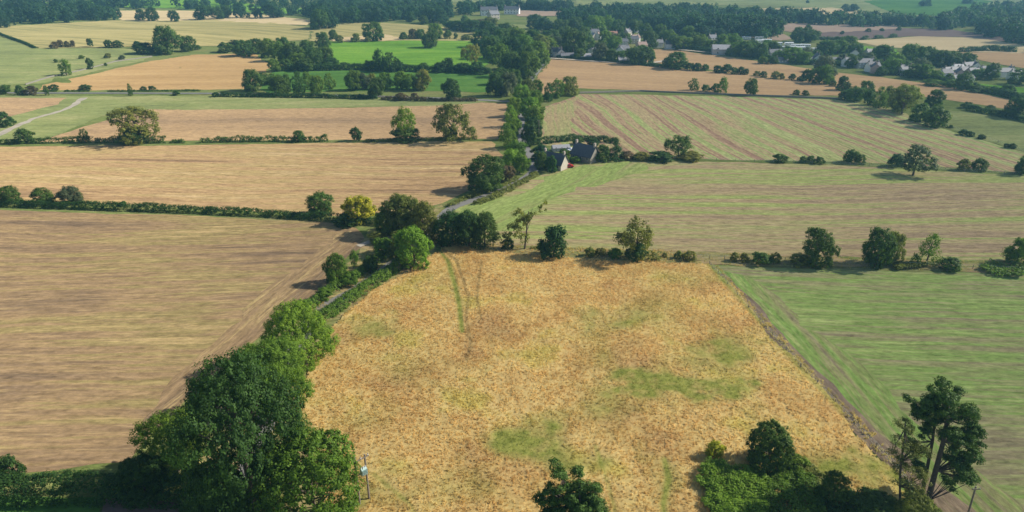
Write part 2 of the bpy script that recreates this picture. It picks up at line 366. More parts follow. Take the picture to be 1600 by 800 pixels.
field('paddock', [(1500, 128), (1620, 140), (1800, 165), (1700, 172), (1590, 158), (1480, 135)], grass1, .05)
field('paddock', [(800, 38), (840, 40), (850, 60), (810, 56)], grass3, .05)
field('pale_field', [(800, 17), (905, 17), (900, 25), (810, 26)], rosy, .05)
field('garden_lawn', [(-700, 778), (60, 776), (160, 776), (155, 800), (130, 900), (-700, 900)], grass2, .05)  # dark green chosen so the lawn's colour holds the shade over it
field('farmyard', [(165, 778), (300, 790), (330, 900), (140, 900)], plum, .06)

# roads
strip('lane', [(340, 900), (380, 800), (400, 700), (440, 600), (490, 496), (550, 457), (615, 412), (655, 380), (690, 340), (712, 322), (770, 303), (825, 276), (835, 262), (830, 245), (818, 225), (814, 205), (816, 180), (818, 160), (822, 140), (832, 122), (850, 100), (860, 85)], 3.3, TAR, .10, .12)
strip('road', [(-300, 144), (0, 145.5), (200, 146), (400, 147), (600, 151), (740, 156), (810, 160)], 3.6, TAR, .10, .1)
strip('village_road', [(860, 92), (1000, 100), (1060, 90)], 4, DIRT, .10, .1)
strip('farm_track', [(1060, 79), (1200, 92), (1290, 104)], 4, DIRT, .12, .1)
strip('field_track', [(560, 385), (600, 372), (640, 372)], 2.0, DIRT, .11, .3)

# ---------------------------------------------------------------- foliage
def rand_unit(rng, n):
    v = rng.normal(size=(n, 3)); return v / np.linalg.norm(v, axis=1, keepdims=True)
def quads(C, Nn, size, rng, asp=.7):
    n = len(C); Nn = Nn / (np.linalg.norm(Nn, axis=1, keepdims=True) + 1e-9)
    t = np.cross(Nn, rand_unit(rng, n)); t /= np.linalg.norm(t, axis=1, keepdims=True) + 1e-9
    b = np.cross(Nn, t); s = size[:, None]
    lift = Nn * s * .12
    V = np.stack((C - t * s * .5, C - b * s * .5 * asp + lift, C + t * s * .5, C + b * s * .5 * asp + lift), 1).reshape(-1, 3)
    return V, np.arange(4 * n).reshape(n, 4)
def clumps(rng, centres, dirs, rc, per, size, flat=.8):
    n = len(centres); off = rand_unit(rng, n * per) * (rng.random((n * per, 1)) ** .4)
    off[:, 2] *= flat
    C = np.repeat(centres, per, 0) + off * np.repeat(rc, per)[:, None]
    Nn = off * .8 + np.repeat(dirs, per, 0) * .7 + rand_unit(rng, n * per) * .55 + np.array((0, 0, .25))
    s = size * rng.uniform(.65, 1.35, n * per)
    tint = np.repeat(rng.random(n), per) * .6 + rng.random(n * per) * .4
    return C, Nn, s, tint
def lobe_set(rng, z0, n, top=1.0, narrow=0.0, gap=0.0):
    L0 = []
    zc = (z0 + top) / 2; hz = (top - z0) / 2
    k = .36 - .10 * gap
    L0.append((0, 0, zc + .02, k * (1 - narrow * .2), k * (1 - narrow * .2), hz * (.86 - .15 * gap)))
    for i in range(n):
        a = 2.4 * i + rng.uniform(-.5, .5); t = rng.uniform(-.85, .8)
        rr = math.sqrt(max(.05, 1 - t * t)) * rng.uniform(.24, .38) * (1 - narrow * .3)
        r = rng.uniform(.13, .21) * (1 + .0 * gap)
        L0.append((math.cos(a) * rr, math.sin(a) * rr, zc + t * hz * .72, r, r, r * rng.uniform(.7, .95)))
    return np.array(L0)
def crown_arrays(seed, z0, nl, ncl, per, leaf, narrow=0., gap=0., lobes=None, rc=(.045, .08), norm=True):
    rng = np.random.default_rng(seed)
    Lb = lobe_set(rng, z0, nl, narrow=narrow, gap=gap) if lobes is None else np.array(lobes, float)
    area = Lb[:, 3] * Lb[:, 5]; pr = area / area.sum()
    idx = rng.choice(len(Lb), ncl * 3, p=pr); d = rand_unit(rng, ncl * 3); d[:, 2] = np.where(d[:, 2] < -.7, -d[:, 2], d[:, 2])
    c = Lb[idx, :3] + d * Lb[idx, 3:6] * (rng.uniform(.72, 1.03, (ncl * 3, 1)) if gap > .5 else np.where(rng.random((ncl * 3, 1)) < .3, rng.uniform(.45, .8, (ncl * 3, 1)), rng.uniform(.78, 1.04, (ncl * 3, 1))))
    keep = np.ones(len(c), bool)
    for j in range(len(Lb)):
        q = ((c - Lb[j, :3]) / Lb[j, 3:6]); ins = (q ** 2).sum(1) < .62; keep &= ~(ins & (idx != j) & (rng.random(len(c)) < .8))
    c, d = c[keep][:ncl], d[keep][:ncl]
    if gap:
        g = vnoise(c[:, 0] * 7 + c[:, 2] * 3, c[:, 2] * 9 + c[:, 1] * 5, seed); k2 = g > gap * .42; c, d = c[k2], d[k2]
    r = rng.uniform(rc[0], rc[1], len(c))
    C, Nn, s, t = clumps(rng, c, d, r, per, leaf)
    if norm:
        e = np.percentile(np.abs(C[:, 0]), 97), np.percentile(np.abs(C[:, 1]), 97); e = (e[0] + e[1]) / 2
        C[:, :2] *= .5 / e; a, b = np.percentile(C[:, 2], 1), np.percentile(C[:, 2], 99.3); C[:, 2] = z0 + (C[:, 2] - a) * (1 - z0) / (b - a)
    C[:, 2] = np.clip(C[:, 2], .01, 1.06)
    V, F = quads(C, Nn, s, rng)
    return V, F, t
def trunk_arrays(seed, top=.6, r=.03, limbs=5, spread=.3, lean=(0, 0)):
    rng = np.random.default_rng(seed + 99)
    parts = [tube_np([(0, 0, -.03), (lean[0] * .3 + .01, lean[1] * .3, top * .35), (lean[0] * .7, lean[1] * .7 + .01, top * .7), (lean[0], lean[1], top)], [r * 1.35, r, r * .8, r * .45])]
    for i in range(limbs):
        a = 2.4 * i + rng.uniform(-.4, .4); z = top * rng.uniform(.4, .85); s = spread * rng.uniform(.7, 1.1)
        x0, y0 = lean[0] * z / top, lean[1] * z / top
        parts.append(tube_np([(x0, y0, z), (x0 + math.cos(a) * s * .5, y0 + math.sin(a) * s * .5, z + .10), (x0 + math.cos(a) * s, y0 + math.sin(a) * s, z + .22)], [r * .5, r * .33, r * .12], 5))
    return join_np(parts)
PROTO = {}
def proto(kind, i, z0, nl, ncl, per, leaf, mat=LEAF, bark=BARK, tr=None, **kw):
    V, F, t = crown_arrays(hash_(kind) + i * 7, z0, nl, ncl, per, leaf, **kw)
    cm = np_mesh(kind + '_crown', V, F, mat, t)
    tv, tf = trunk_arrays(i + 3, *(tr or (.6, .03, 5, .28)))
    tm = np_mesh(kind + '_trunk', tv, tf, bark, smooth=True)
    PROTO.setdefault(kind, []).append((cm, tm))
def hash_(s): return sum(ord(c) * (i + 3) for i, c in enumerate(s))
for i in range(5): proto('round', i, .05, 9 + i, 260, 34, .050, rc=(.045, .10))
for i in range(3): proto('airy', i, .10, 13, 230, 26, .045, gap=.56)
for i in range(2): proto('tall', i, .04, 9, 210, 26, .045, narrow=.3, rc=(.04, .09))
for i in range(4): proto('bush', i, .0, 8 + i, 150, 28, .07, rc=(.05, .11), tr=(.5, .03, 4, .25))
for i in range(2): proto('light', i, .20, 9, 220, 22, .05, gap=.35)
for i in range(3): proto('big', i, .03, 16, 1300, 42, .018, rc=(.018, .046), tr=(.7, .03, 9, .3))
for i in range(2): proto('bigbush', i, .0, 12, 800, 40, .024, rc=(.02, .055), tr=(.6, .02, 7, .3))
for i in range(3): proto('med', i, .04, 15, 520, 34, .036, rc=(.03, .075), tr=(.6, .03, 6, .3))
proto('ball', 0, .0, 0, 700, 36, .034, lobes=[(0, 0, .48, .42, .42, .48), (.2, .1, .35, .28, .28, .3), (-.2, -.1, .3, .28, .28, .3), (.05, -.2, .6, .24, .24, .28)], rc=(.03, .06), tr=(.5, .02, 6, .3))
# cone
cone = [(0, 0, .12 + .11 * k, .30 * (1 - k * .115), .30 * (1 - k * .115), .10) for k in range(8)]
proto('cone', 0, 0, 0, 160, 22, .05, mat=NEEDLE, lobes=cone)
# sharp-leaved spreading tree (fine spiky outline)
sp = [(0, 0, .5, .30, .30, .33)] + [(.36 * math.cos(a), .36 * math.sin(a), z, .13, .13, .07) for a, z in [(k * 1.05, .28 + .08 * (k % 6)) for k in range(12)]]
proto('spiky', 0, 0, 0, 170, 22, .045, lobes=sp)
# stag: leaning, ragged, two-stemmed
stg = [(-.2, 0, .48, .20, .16, .14), (-.05, .05, .62, .17, .15, .12), (.12, 0, .74, .13, .12, .09), (.30, 0, .88, .11, .10, .08), (.38, 0, .97, .06, .06, .05), (-.34, 0, .34, .12, .1, .12), (-.12, .05, .78, .09, .09, .07), (.02, 0, .36, .10, .09, .10), (.22, .0, .16, .1, .08, .07)]
proto('stag', 0, 0, 0, 120, 20, .045, lobes=stg, rc=(.03, .06), tr=(.8, .028, 6, .22, (.12, 0)))
umb = [(0, 0, .72, .30, .28, .15), (-.3, 0, .56, .16, .14, .09), (.32, 0, .55, .16, .14, .08), (.02, 0, .88, .18, .18, .10)]
proto('umbrella', 0, 0, 0, 110, 20, .05, lobes=umb, tr=(.75, .03, 5, .28, (.03, 0)))

G = {'dark': (.060, .115, .022), 'deep': (.038, .086, .020), 'mid': (.092, .165, .020), 'olive': (.135, .158, .034), 'light': (.135, .23, .024),
     'lime': (.15, .25, .03), 'yellow': (.26, .28, .02), 'blue': (.034, .082, .036), 'brown': (.10, .085, .045), 'grey': (.08, .115, .06)}
rt = random.Random(11)
COUNT = {}
CATN = {'bush': ('bush', 'bush'), 'ball': ('bush', 'bush'), 'bigbush': ('bush', 'bush'), 'cone': ('conifer_tree', 'tree')}
def tree(label, kind, x, y, h, w, col='dark', group=None, rz=None, var=None, bend=0):
    p = P(x, y); H = max(.8, h_m(p, y - h) * .97); dm = p[1] * cs - (p[2] + .5 * H - CAM_H) * sn
    Wm = w * dm / FPX * 1.02; p = np.array(((x - 800) / FPX * dm, p[1], 0)); p[2] = float(terr(p[0], p[1]))
    pr = PROTO[kind]; i = COUNT.get(kind, 0) % len(pr) if var is None else var; COUNT[kind] = COUNT.get(kind, 0) + 1
    cm, tm = pr[i]; nm, cat = CATN.get(kind, ('tree', 'tree'))
    root = empty(nm, p, rt.uniform(0, 6.28) if rz is None else rz, (Wm, Wm, H))
    tag(root, label, cat, group)
    c = link('crown' if cat == 'tree' else 'foliage', cm, root); g = G[col]; k = rt.uniform(.88, 1.14)
    c.color = (g[0] * k * rt.uniform(.9, 1.15), g[1] * k, g[2] * k, 1)
    link('trunk' if cat == 'tree' else 'stem', tm, root)
    return root
ORD = ['first', 'second', 'third', 'fourth', 'fifth', 'sixth', 'seventh', 'eighth', 'ninth', 'tenth', 'eleventh', 'twelfth', 'thirteenth', 'fourteenth',
       'fifteenth', 'sixteenth', 'seventeenth', 'eighteenth', 'nineteenth', 'twentieth']
ORD += ['twenty ' + o for o in ORD[:9]] + ['thirtieth']
ADJ = {'dark': 'dark green', 'deep': 'very dark', 'mid': 'green', 'olive': 'olive green', 'light': 'light green', 'lime': 'bright green', 'yellow': 'yellowish', 'blue': 'bluish dark', 'brown': 'brownish', 'grey': 'greyish green'}
def row(where, items, group=None, noun=None):
    items = sorted(items, key=lambda t: t[0])
    for k, it in enumerate(items):
        x, y, h, w, kind, col = it
        nn = noun or ('bush' if kind in ('bush', 'bigbush') else 'tree')
        lab = f"{ADJ[col]} {nn}, {ORD[k]} from left among {where}"
        tree(lab, kind, x, y, h, w, col, group or where)

# ---- hedges
def hedge(label, px, h, w, col='dark', leaf=.35, dens=1.0, gaps=0.0, seed=0, name='hedge', taper=0):
    rng = np.random.default_rng(5000 + seed + len(px) * 13 + int(px[0][0]) * 7 + int(px[0][1]))
    pts = [P(*p) for p in px]; Cs = []; Ds = []; Rc = []
    for a, b in zip(pts[:-1], pts[1:]):
        d = b - a; ln = np.linalg.norm(d[:2]); n = max(2, int(ln * dens * (1.2 + h * .9 + w * .4) * 2.0 / max(leaf * 2.2, .4)))
        t = rng.random(n); q = a + d * t[:, None]
        nr = np.array((-d[1], d[0])) / ln
        th = rng.uniform(-.2, math.pi + .2, n)
        hv = h * (.8 + .4 * vnoise(q[:, 0] / 4, q[:, 1] / 4, seed + 2))
        if gaps: keep = vnoise(q[:, 0] / 9, q[:, 1] / 9, seed + 5) > gaps
        else: keep = np.ones(n, bool)
        lat = np.cos(th) * w * .42; zz = np.clip(np.sin(th), 0.05, 1) ** .6 * (hv - leaf * .8)
        q = np.stack((q[:, 0] + nr[0] * lat, q[:, 1] + nr[1] * lat, zz), 1)
        q[:, 2] += terr(q[:, 0], q[:, 1])
        dd = np.stack((nr[0] * np.cos(th), nr[1] * np.cos(th), np.sin(th) + .1), 1)
        Cs.append(q[keep]); Ds.append(dd[keep]); Rc.append(rng.uniform(.8, 1.5, keep.sum()) * leaf * 1.6)
    C0, D0, R0 = np.concatenate(Cs), np.concatenate(Ds), np.concatenate(Rc)
    C, Nn, s, t = clumps(rng, C0, D0, R0, 16, leaf)
    C[:, 2] = np.maximum(C[:, 2], terr(C[:, 0], C[:, 1]) + .03)
    o = pts[0]; V, F = quads(C - o, Nn, s, rng)
    ob = link(name, np_mesh(name, V, F, LEAF, t), None, o); ob.color = (*G[col], 1)
    return tag(ob, label, name.replace('_', ' '))
# ---- woods: one merged mesh
MINI = [crown_arrays(500 + k, .03, 7, 60, 12, .11, rc=(.07, .12)) for k in range(7)]
def wood(label, px, n, hr=(11, 18), col='blue', name='woodland', wr=(.75, 1.1)):
    rng = np.random.default_rng(5000 + int(px[0][0]) + n); pl = [P(*p)[:2] for p in px]
    xs = [p[0] for p in pl]; ys = [p[1] for p in pl]; Vs = []; Fs = []; Ts = []; o = 0; got = 0; tries = 0
    while got < n and tries < 40000:
        tries += 1
        x, y = rng.uniform(min(xs), max(xs)), rng.uniform(min(ys), max(ys)); ins = False; j = len(pl) - 1
        for i in range(len(pl)):
            if (pl[i][1] > y) != (pl[j][1] > y) and x < (pl[j][0] - pl[i][0]) * (y - pl[i][1]) / (pl[j][1] - pl[i][1]) + pl[i][0]: ins = not ins
            j = i
        if not ins: continue
        got += 1; V, F, T = MINI[rng.integers(7)]; h = rng.uniform(*hr); w = h * rng.uniform(*wr); a = rng.uniform(0, 6.28)
        ca, sa = math.cos(a), math.sin(a); v = V * (w, w, h); v = np.stack((v[:, 0] * ca - v[:, 1] * sa + x, v[:, 0] * sa + v[:, 1] * ca + y, v[:, 2] + float(terr(x, y))), 1)
        Vs.append(v); Fs.append(F + o); Ts.append(np.clip(T * .35 + rng.uniform(-.15, .7), 0, 1)); o += len(v)
    ob = link(name, np_mesh(name, np.concatenate(Vs), np.concatenate(Fs), LEAF, np.concatenate(Ts)))
    ob.color = (*G[col], 1)
    return tag(ob, label, 'woodland', kind='stuff')
# ---------------------------------------------------------------- golden rough grass field
GP = [(695, 388), (850, 402), (1000, 409), (1108, 414), (1250, 575), (1405, 740), (1480, 880), (1480, 900), (470, 900), (500, 800), (475, 700), (464, 640), (480, 590), (510, 520), (560, 475), (640, 425)]
gpoly = edge_jit([P(*p) for p in GP], 1.2, 3, 4)
def inside(x, y, pl):
    ins = np.zeros(len(x), bool); j = len(pl) - 1
    for i in range(len(pl)):
        yi, yj, xi, xj = pl[i][1], pl[j][1], pl[i][0], pl[j][0]
        if yi != yj: ins ^= ((yi > y) != (yj > y)) & (x < (xj - xi) * (y - yi) / (yj - yi) + xi)
        j = i
    return ins
PATCH = []   # centre, radii in metres, strength
for (x, y, rx, ry, s) in [(1060, 600, 75, 20, 3.4), (1150, 605, 60, 22, 2.0), (1175, 600, 30, 8, .8), (970, 505, 70, 24, 1.0), (1110, 545, 70, 30, 1.0), (825, 700, 60, 25, 1.5), (890, 735, 50, 22, .9), (860, 655, 40, 22, .6),
                        (960, 640, 55, 28, .6), (585, 500, 60, 18, 1.0), (555, 660, 50, 30, .45), (620, 590, 60, 25, .35), (1260, 720, 120, 35, 1.1), (1150, 660, 60, 20, .5), (1350, 720, 60, 30, .55), (1200, 500, 50, 15, .4),
                        (940, 560, 40, 20, .35), (700, 770, 110, 40, .45), (480, 720, 30, 40, .8), (1040, 760, 25, 50, .5), (760, 560, 30, 60, .2), (900, 430, 90, 12, .3), (1130, 440, 30, 14, .5), (1060, 430, 70, 12, .3), (600, 760, 60, 30, .4)]:
    c = P(x, y); rX = P(x + rx, y)[0] - c[0]; rY = abs(P(x, y - ry)[1] - P(x, y + ry)[1]) / 2; PATCH.append((c[0], c[1], rX, rY, s))
def seg(px): return [P(*p)[:2] for p in px]
LINES = [(seg([(682, 388), (700, 410), (709, 440), (718, 480), (722, 520)]), .55, 1.3), (seg([(690, 390), (712, 408), (724, 440), (732, 470), (728, 500), (736, 540), (728, 565)]), .35, -1.3), (seg([(752, 410), (745, 470), (752, 500)]), .3, -1),
         (seg([(1038, 720), (1044, 750), (1036, 790), (1040, 830)]), .5, .9), (seg([(930, 700), (950, 760), (960, 800)]), .35, .6), (seg([(1108, 414), (1250, 577), (1405, 742), (1480, 880)]), .8, .7), (seg([(585, 745), (640, 790), (660, 830)]), .3, .5),
         (seg([(464, 640), (500, 720), (560, 790)]), .9, .9)]
def greenness(x, y):
    n = fbm(x / 6, y / 6, 3); g = np.zeros_like(x)
    wx, wy = x + (fbm(x / 7, y / 7, 8) - .5) * 17, y + (fbm(x / 7, y / 7, 9) - .5) * 13
    for cx, cy, rx, ry, s in PATCH: g = g + s * np.exp(-(((wx - cx) / rx) ** 2 + ((wy - cy) / ry) ** 2) * 1.1)
    g = np.minimum(g, 1.6) * np.clip(-.55 + 2.6 * (.5 * n + .3 * fbm(x / 2.0, y / 2.0, 14) + .2 * fbm(x / .8, y / .8, 15)), 0, 1.2) + (fbm(x / 16, y / 16, 21) - .55) * .7
    for pts, w, s in LINES:
        d = np.full_like(x, 1e9)
        for a, b in zip(pts[:-1], pts[1:]):
            ab = b - a; t = np.clip(((x - a[0]) * ab[0] + (y - a[1]) * ab[1]) / (ab @ ab), 0, 1)
            d = np.minimum(d, np.hypot(x - a[0] - ab[0] * t, y - a[1] - ab[1] * t))
        g = g + s * np.exp(-(d / w) ** 2)
    return np.clip(g, -.6, 1)
def lumps(x, y):
    wx = x + 1.2 * fbm(x / 3, y / 3, 31); wy = y + 1.2 * fbm(x / 3, y / 3, 32)
    return .20 * fbm(wx / 1.0, wy / 1.6, 5, 4) + .35 * fbm(x / 9, y / 9, 6, 2)
def gold_mat():
    m, nt, out = new_mat('golden_grass')
    a = N(nt, 'ShaderNodeAttribute', attribute_name='green'); tc = N(nt, 'ShaderNodeTexCoord')
    ti = N(nt, 'ShaderNodeAttribute', attribute_name='tint')
    n1 = noise(nt, tc.outputs['Object'], .07, 4); n2 = noise(nt, tc.outputs['Object'], .9, 4, .7)
    gold = ramp(nt, mrange(nt, n1, .33, .66), [(0, (.64, .43, .18)), (.3, (.71, .49, .19)), (.7, (.79, .59, .24)), (1, (.68, .55, .165))])
    gold = mixc(nt, 1.0, gold, mrange(nt, n2, .3, .7, .84, 1.16), 'MULTIPLY')
    gold = mixc(nt, 1.0, gold, mrange(nt, ti.outputs['Fac'], 0, 1, .8, 1.2), 'MULTIPLY')
    gr = mixc(nt, mrange(nt, n2, .35, .65), (.22, .25, .05), (.42, .42, .10))
    c = mixc(nt, mrange(nt, a.outputs['Fac'], .05, 1.0), gold, gr)
    c = mixc(nt, mrange(nt, a.outputs['Fac'], -.22, -.5, 0, .5), c, (.30, .22, .09))
    d = N(nt, 'ShaderNodeBsdfDiffuse'); L(nt, c, d.inputs[0]); t = N(nt, 'ShaderNodeBsdfTranslucent'); L(nt, c, t.inputs[0])
    b = N(nt, 'ShaderNodeBump'); b.inputs['Distance'].default_value = .35; b.inputs['Strength'].default_value = .5
    L(nt, noise(nt, tc.outputs['Object'], 1.6, 5, .7), b.inputs['Height']); L(nt, b.outputs[0], d.inputs['Normal'])
    mx = N(nt, 'ShaderNodeMixShader'); mx.inputs[0].default_value = .45; L(nt, d.outputs[0], mx.inputs[1]); L(nt, t.outputs[0], mx.inputs[2]); L(nt, mx.outputs[0], out.inputs[0])
    return m
GOLD = gold_mat()
gx = [p[0] for p in gpoly]; gy = [p[1] for p in gpoly]; st = .38
X, Y = np.meshgrid(np.arange(min(gx), max(gx), st), np.arange(min(gy), max(gy), st)); nx = X.shape[1]
xf, yf = X.ravel(), Y.ravel(); ok = inside(xf, yf, gpoly)
zf = .10 + lumps(xf, yf)
ii = np.arange(len(xf)).reshape(X.shape)
F = np.stack((ii[:-1, :-1], ii[:-1, 1:], ii[1:, 1:], ii[1:, :-1]), -1).reshape(-1, 4); F = F[ok[F].all(1)]
used = np.unique(F); rem = np.zeros(len(xf), int); rem[used] = np.arange(len(used)); F = rem[F]; xu, yu = xf[used], yf[used]
gm = np_mesh('rough_field', np.stack((xu, yu, zf[used]), 1), F, GOLD, np.full(len(F), .4), True, [('green', 'POINT', greenness(xu, yu))])
tag(link('rough_field', gm), kind='structure')
def tufts(name, label, poly, n, mat, hgt=(.35, .75), seed=1, z=None, green=None, blades=6, spread=.28, wmul=1.0):
    rng = np.random.default_rng(seed); xs = [p[0] for p in poly]; ys = [p[1] for p in poly]
    x = rng.uniform(min(xs), max(xs), n); y = rng.uniform(min(ys), max(ys), n); k = inside(x, y, poly)
    k &= rng.random(n) < .25 + 1.1 * fbm(x / 2.5, y / 2.5, 77); x, y = x[k], y[k]
    n = len(x); zz = z(x, y); g = green(x, y); lean = np.stack((.25 + .5 * (fbm(x / 12, y / 12, 50) - .5), (fbm(x / 12, y / 12, 51) - .5) * 1.2), 1)
    X = np.repeat(x, blades) + rng.normal(0, spread * .5, n * blades); Yy = np.repeat(y, blades) + rng.normal(0, spread * .5, n * blades); Z = np.repeat(zz, blades) - .05
    H = np.repeat(rng.uniform(*hgt, n), blades) * .8 * rng.uniform(.6, 1.1, n * blades) * np.repeat(np.where(g > .5, .6, 1.0), blades)
    a = rng.uniform(0, 6.28, n * blades); w = H * .16 * wmul; ln = np.repeat(lean, blades, 0) * H[:, None] + rng.normal(0, .22, (n * blades, 2)) * H[:, None]
    ca, sa = np.cos(a) * w, np.sin(a) * w
    V = np.stack((np.stack((X - ca, Yy - sa, Z), 1), np.stack((X + ca, Yy + sa, Z), 1), np.stack((X + ln[:, 0] + ca * .5, Yy + ln[:, 1] + sa * .5, Z + H), 1), np.stack((X + ln[:, 0] - ca * .5, Yy + ln[:, 1] - sa * .5, Z + H), 1)), 1).reshape(-1, 3)
    F = np.arange(len(V)).reshape(-1, 4); gg = np.repeat(g, blades * 4)
    ob = link(name, np_mesh(name, V, F, mat, np.repeat(rng.random(n), blades) * .7 + rng.random(n * blades) * .3, extra=[('green', 'POINT', gg)]))
    return tag(ob, label, 'grass', kind='stuff')
tufts('rough_grass', 'uncut golden dry grass filling the rough middle field', gpoly, 95000, GOLD, hgt=(.22, .5), spread=.2, z=lambda x, y: .10 + lumps(x, y), green=greenness)
vp = [P(*p)[:2] for p in [(672, 372), (800, 383), (1000, 391), (1300, 401), (1600, 411), (1700, 414), (1700, 430), (1400, 421), (1110, 415), (1000, 411), (850, 404), (690, 390)]]
tufts('rough_grass', 'dry rough grass along the tree lined boundary strip', vp, 9000, GOLD, seed=3, z=lambda x, y: .05 + 0 * x, green=lambda x, y: np.clip(.9 * fbm(x / 8, y / 8, 5) - .1 + .3 * (x > 45), -.4, 1), blades=6)
lv = [P(*p)[:2] for p in [(470, 480), (560, 405), (585, 372), (600, 350), (650, 335), (690, 330), (680, 380), (640, 420), (520, 500), (480, 520)]]
tufts('rough_grass', 'green and yellow verge grass beside the sunken lane', lv, 9000, GOLD, seed=4, z=lambda x, y: .03 + 0 * x, green=lambda x, y: .9 * fbm(x / 6, y / 6, 5) + .15, blades=6, hgt=(.3, .6))
me_ = [P(*p)[:2] for p in [(1108, 414), (1122, 416), (1265, 575), (1425, 742), (1500, 880), (1470, 880), (1400, 740), (1248, 577)]]
tufts('rough_grass', 'yellow green grass edging the bare strip of the right field', me_, 5000, GOLD, seed=5, z=lambda x, y: .08 + 0 * x, green=lambda x, y: .3 + .5 * fbm(x / 3, y / 3, 5), blades=7, hgt=(.4, .8))

# ---------------------------------------------------------------- near trees and scrub
tree('huge dark green tree overhanging the lane at the near left', 'big', 376, 800, 238, 178, 'deep', rz=.4, var=0)
tree('bright green tree with full crown on the lane, just above the huge dark tree', 'big', 428, 640, 105, 98, 'mid', rz=1.4, var=1)
tree('bright green tree nearest the lane hedge, uppermost of the near left clump', 'big', 462, 575, 100, 106, 'light', rz=2.4, var=2)
tree('small dark tree pressed between two bright crowns on the field side', 'big', 400, 605, 62, 62, 'mid', rz=3.4, var=0)
tree('low spreading dark bush on the field side of the huge dark tree', 'bigbush', 268, 738, 92, 94, 'mid', rz=.2, var=0)
tree('broad upright bushy willow beside the twin pole transformer', 'bigbush', 488, 835, 142, 152, 'mid', rz=1.0, var=1)
tree('dark lower bush at the foot of the huge dark tree', 'bigbush', 330, 795, 62, 90, 'deep', rz=2.0, var=0)
tree('small green shrub beside the hidden lane under the huge tree', 'bush', 352, 805, 36, 36, 'mid')
tree('small dark tree at the near end of the thick near hedge', 'bush', 15, 752, 40, 32, 'deep')
tree('little bright green shrub at the edge below the small dark tree', 'bush', -2, 756, 24, 18, 'lime')
tree('yellowish small shrub growing out of the thick near hedge', 'bush', 186, 770, 26, 22, 'yellow')
tree('dark bush where the thick near hedge meets the big trees', 'bigbush', 222, 782, 62, 72, 'deep', rz=.7, var=1)
hedge('thick tall dark hedge between the garden lawn and the near stubble field', [(-160, 782), (0, 780), (110, 778), (200, 778), (300, 784)], 4.2, 4.4, 'deep', .3, 1.2)
tree('solitary round dark bush standing in the rough golden field', 'ball', 1204, 728, 64, 66, 'dark', rz=.3, var=0)
tree('dark round bush in the scrub between bramble and pine trees', 'bigbush', 1305, 788, 46, 44, 'dark', rz=1.3, var=1)
tree('small yellowish shrub left of the solitary round bush', 'bush', 1117, 716, 26, 28, 'yellow')
tree('low green shrub right of the solitary round bush', 'bush', 1246, 736, 22, 36, 'mid')
def bramble(label, px, h, col, n, leaf=.26, seed=0, name='bramble_patch'):
    rng = np.random.default_rng(seed + 900); pl = edge_jit([P(*c) for c in px], 2.6, 1.5, seed); xs = [c[0] for c in pl]; ys = [c[1] for c in pl]
    x = rng.uniform(min(xs), max(xs), n * 3); y = rng.uniform(min(ys), max(ys), n * 3); k = inside(x, y, pl); x, y = x[k][:n], y[k][:n]
    z = h * (.25 + 1.3 * fbm(x / 3.2, y / 3.2, seed + 40) * (.5 + fbm(x / 1.1, y / 1.1, seed)))
    Cn = np.stack((x, y, z), 1); D = np.stack((fbm(x, y, 1) - .5, fbm(x, y, 2) - .5, np.full(len(x), .8)), 1)
    C, Nn, s, t = clumps(rng, Cn, D, rng.uniform(.3, .55, len(x)), 16, leaf); C[:, 2] = np.maximum(C[:, 2], .05); o = np.array((*pl[0], 0))
    V, F = quads(C - o, Nn, s, rng); ob = link(name, np_mesh(name, V, F, LEAF, t), None, o); ob.color = (*G[col], 1)
    return tag(ob, label, 'bramble')
bramble('bright green bramble mound, leftmost in the near scrub', [(1092, 744), (1108, 730), (1130, 733), (1180, 735), (1205, 760), (1200, 800), (1190, 850), (1128, 850), (1116, 812), (1098, 795), (1104, 772), (1086, 760)], 1.5, 'light', 1500, seed=1)
bramble('duller bramble mound with brown tips right of the bright mound', [(1200, 750), (1250, 745), (1285, 775), (1290, 850), (1195, 850)], 1.3, 'mid', 1100, seed=2)
bramble('dark bramble thicket running along the near edge to the pines', [(1270, 790), (1330, 775), (1400, 790), (1450, 796), (1450, 850), (1270, 850)], 1.2, 'dark', 1200, seed=3)
bramble('olive low bramble between the solitary bush and dark thicket', [(1220, 728), (1270, 738), (1300, 765), (1290, 785), (1240, 755)], 1.2, 'olive', 500, seed=4)
t = tree('dark shrub mass at the foot of the slender larch', 'bigbush', 1372, 812, 28, 74, 'dark', rz=.8)
t = tree('olive shrub at the foot of the leaning pines', 'bigbush', 1432, 826, 50, 56, 'olive', rz=2.8)
t = tree('green shrub filling the gap between huge tree and bushy willow', 'bigbush', 425, 770, 70, 70, 'mid', rz=1.8)

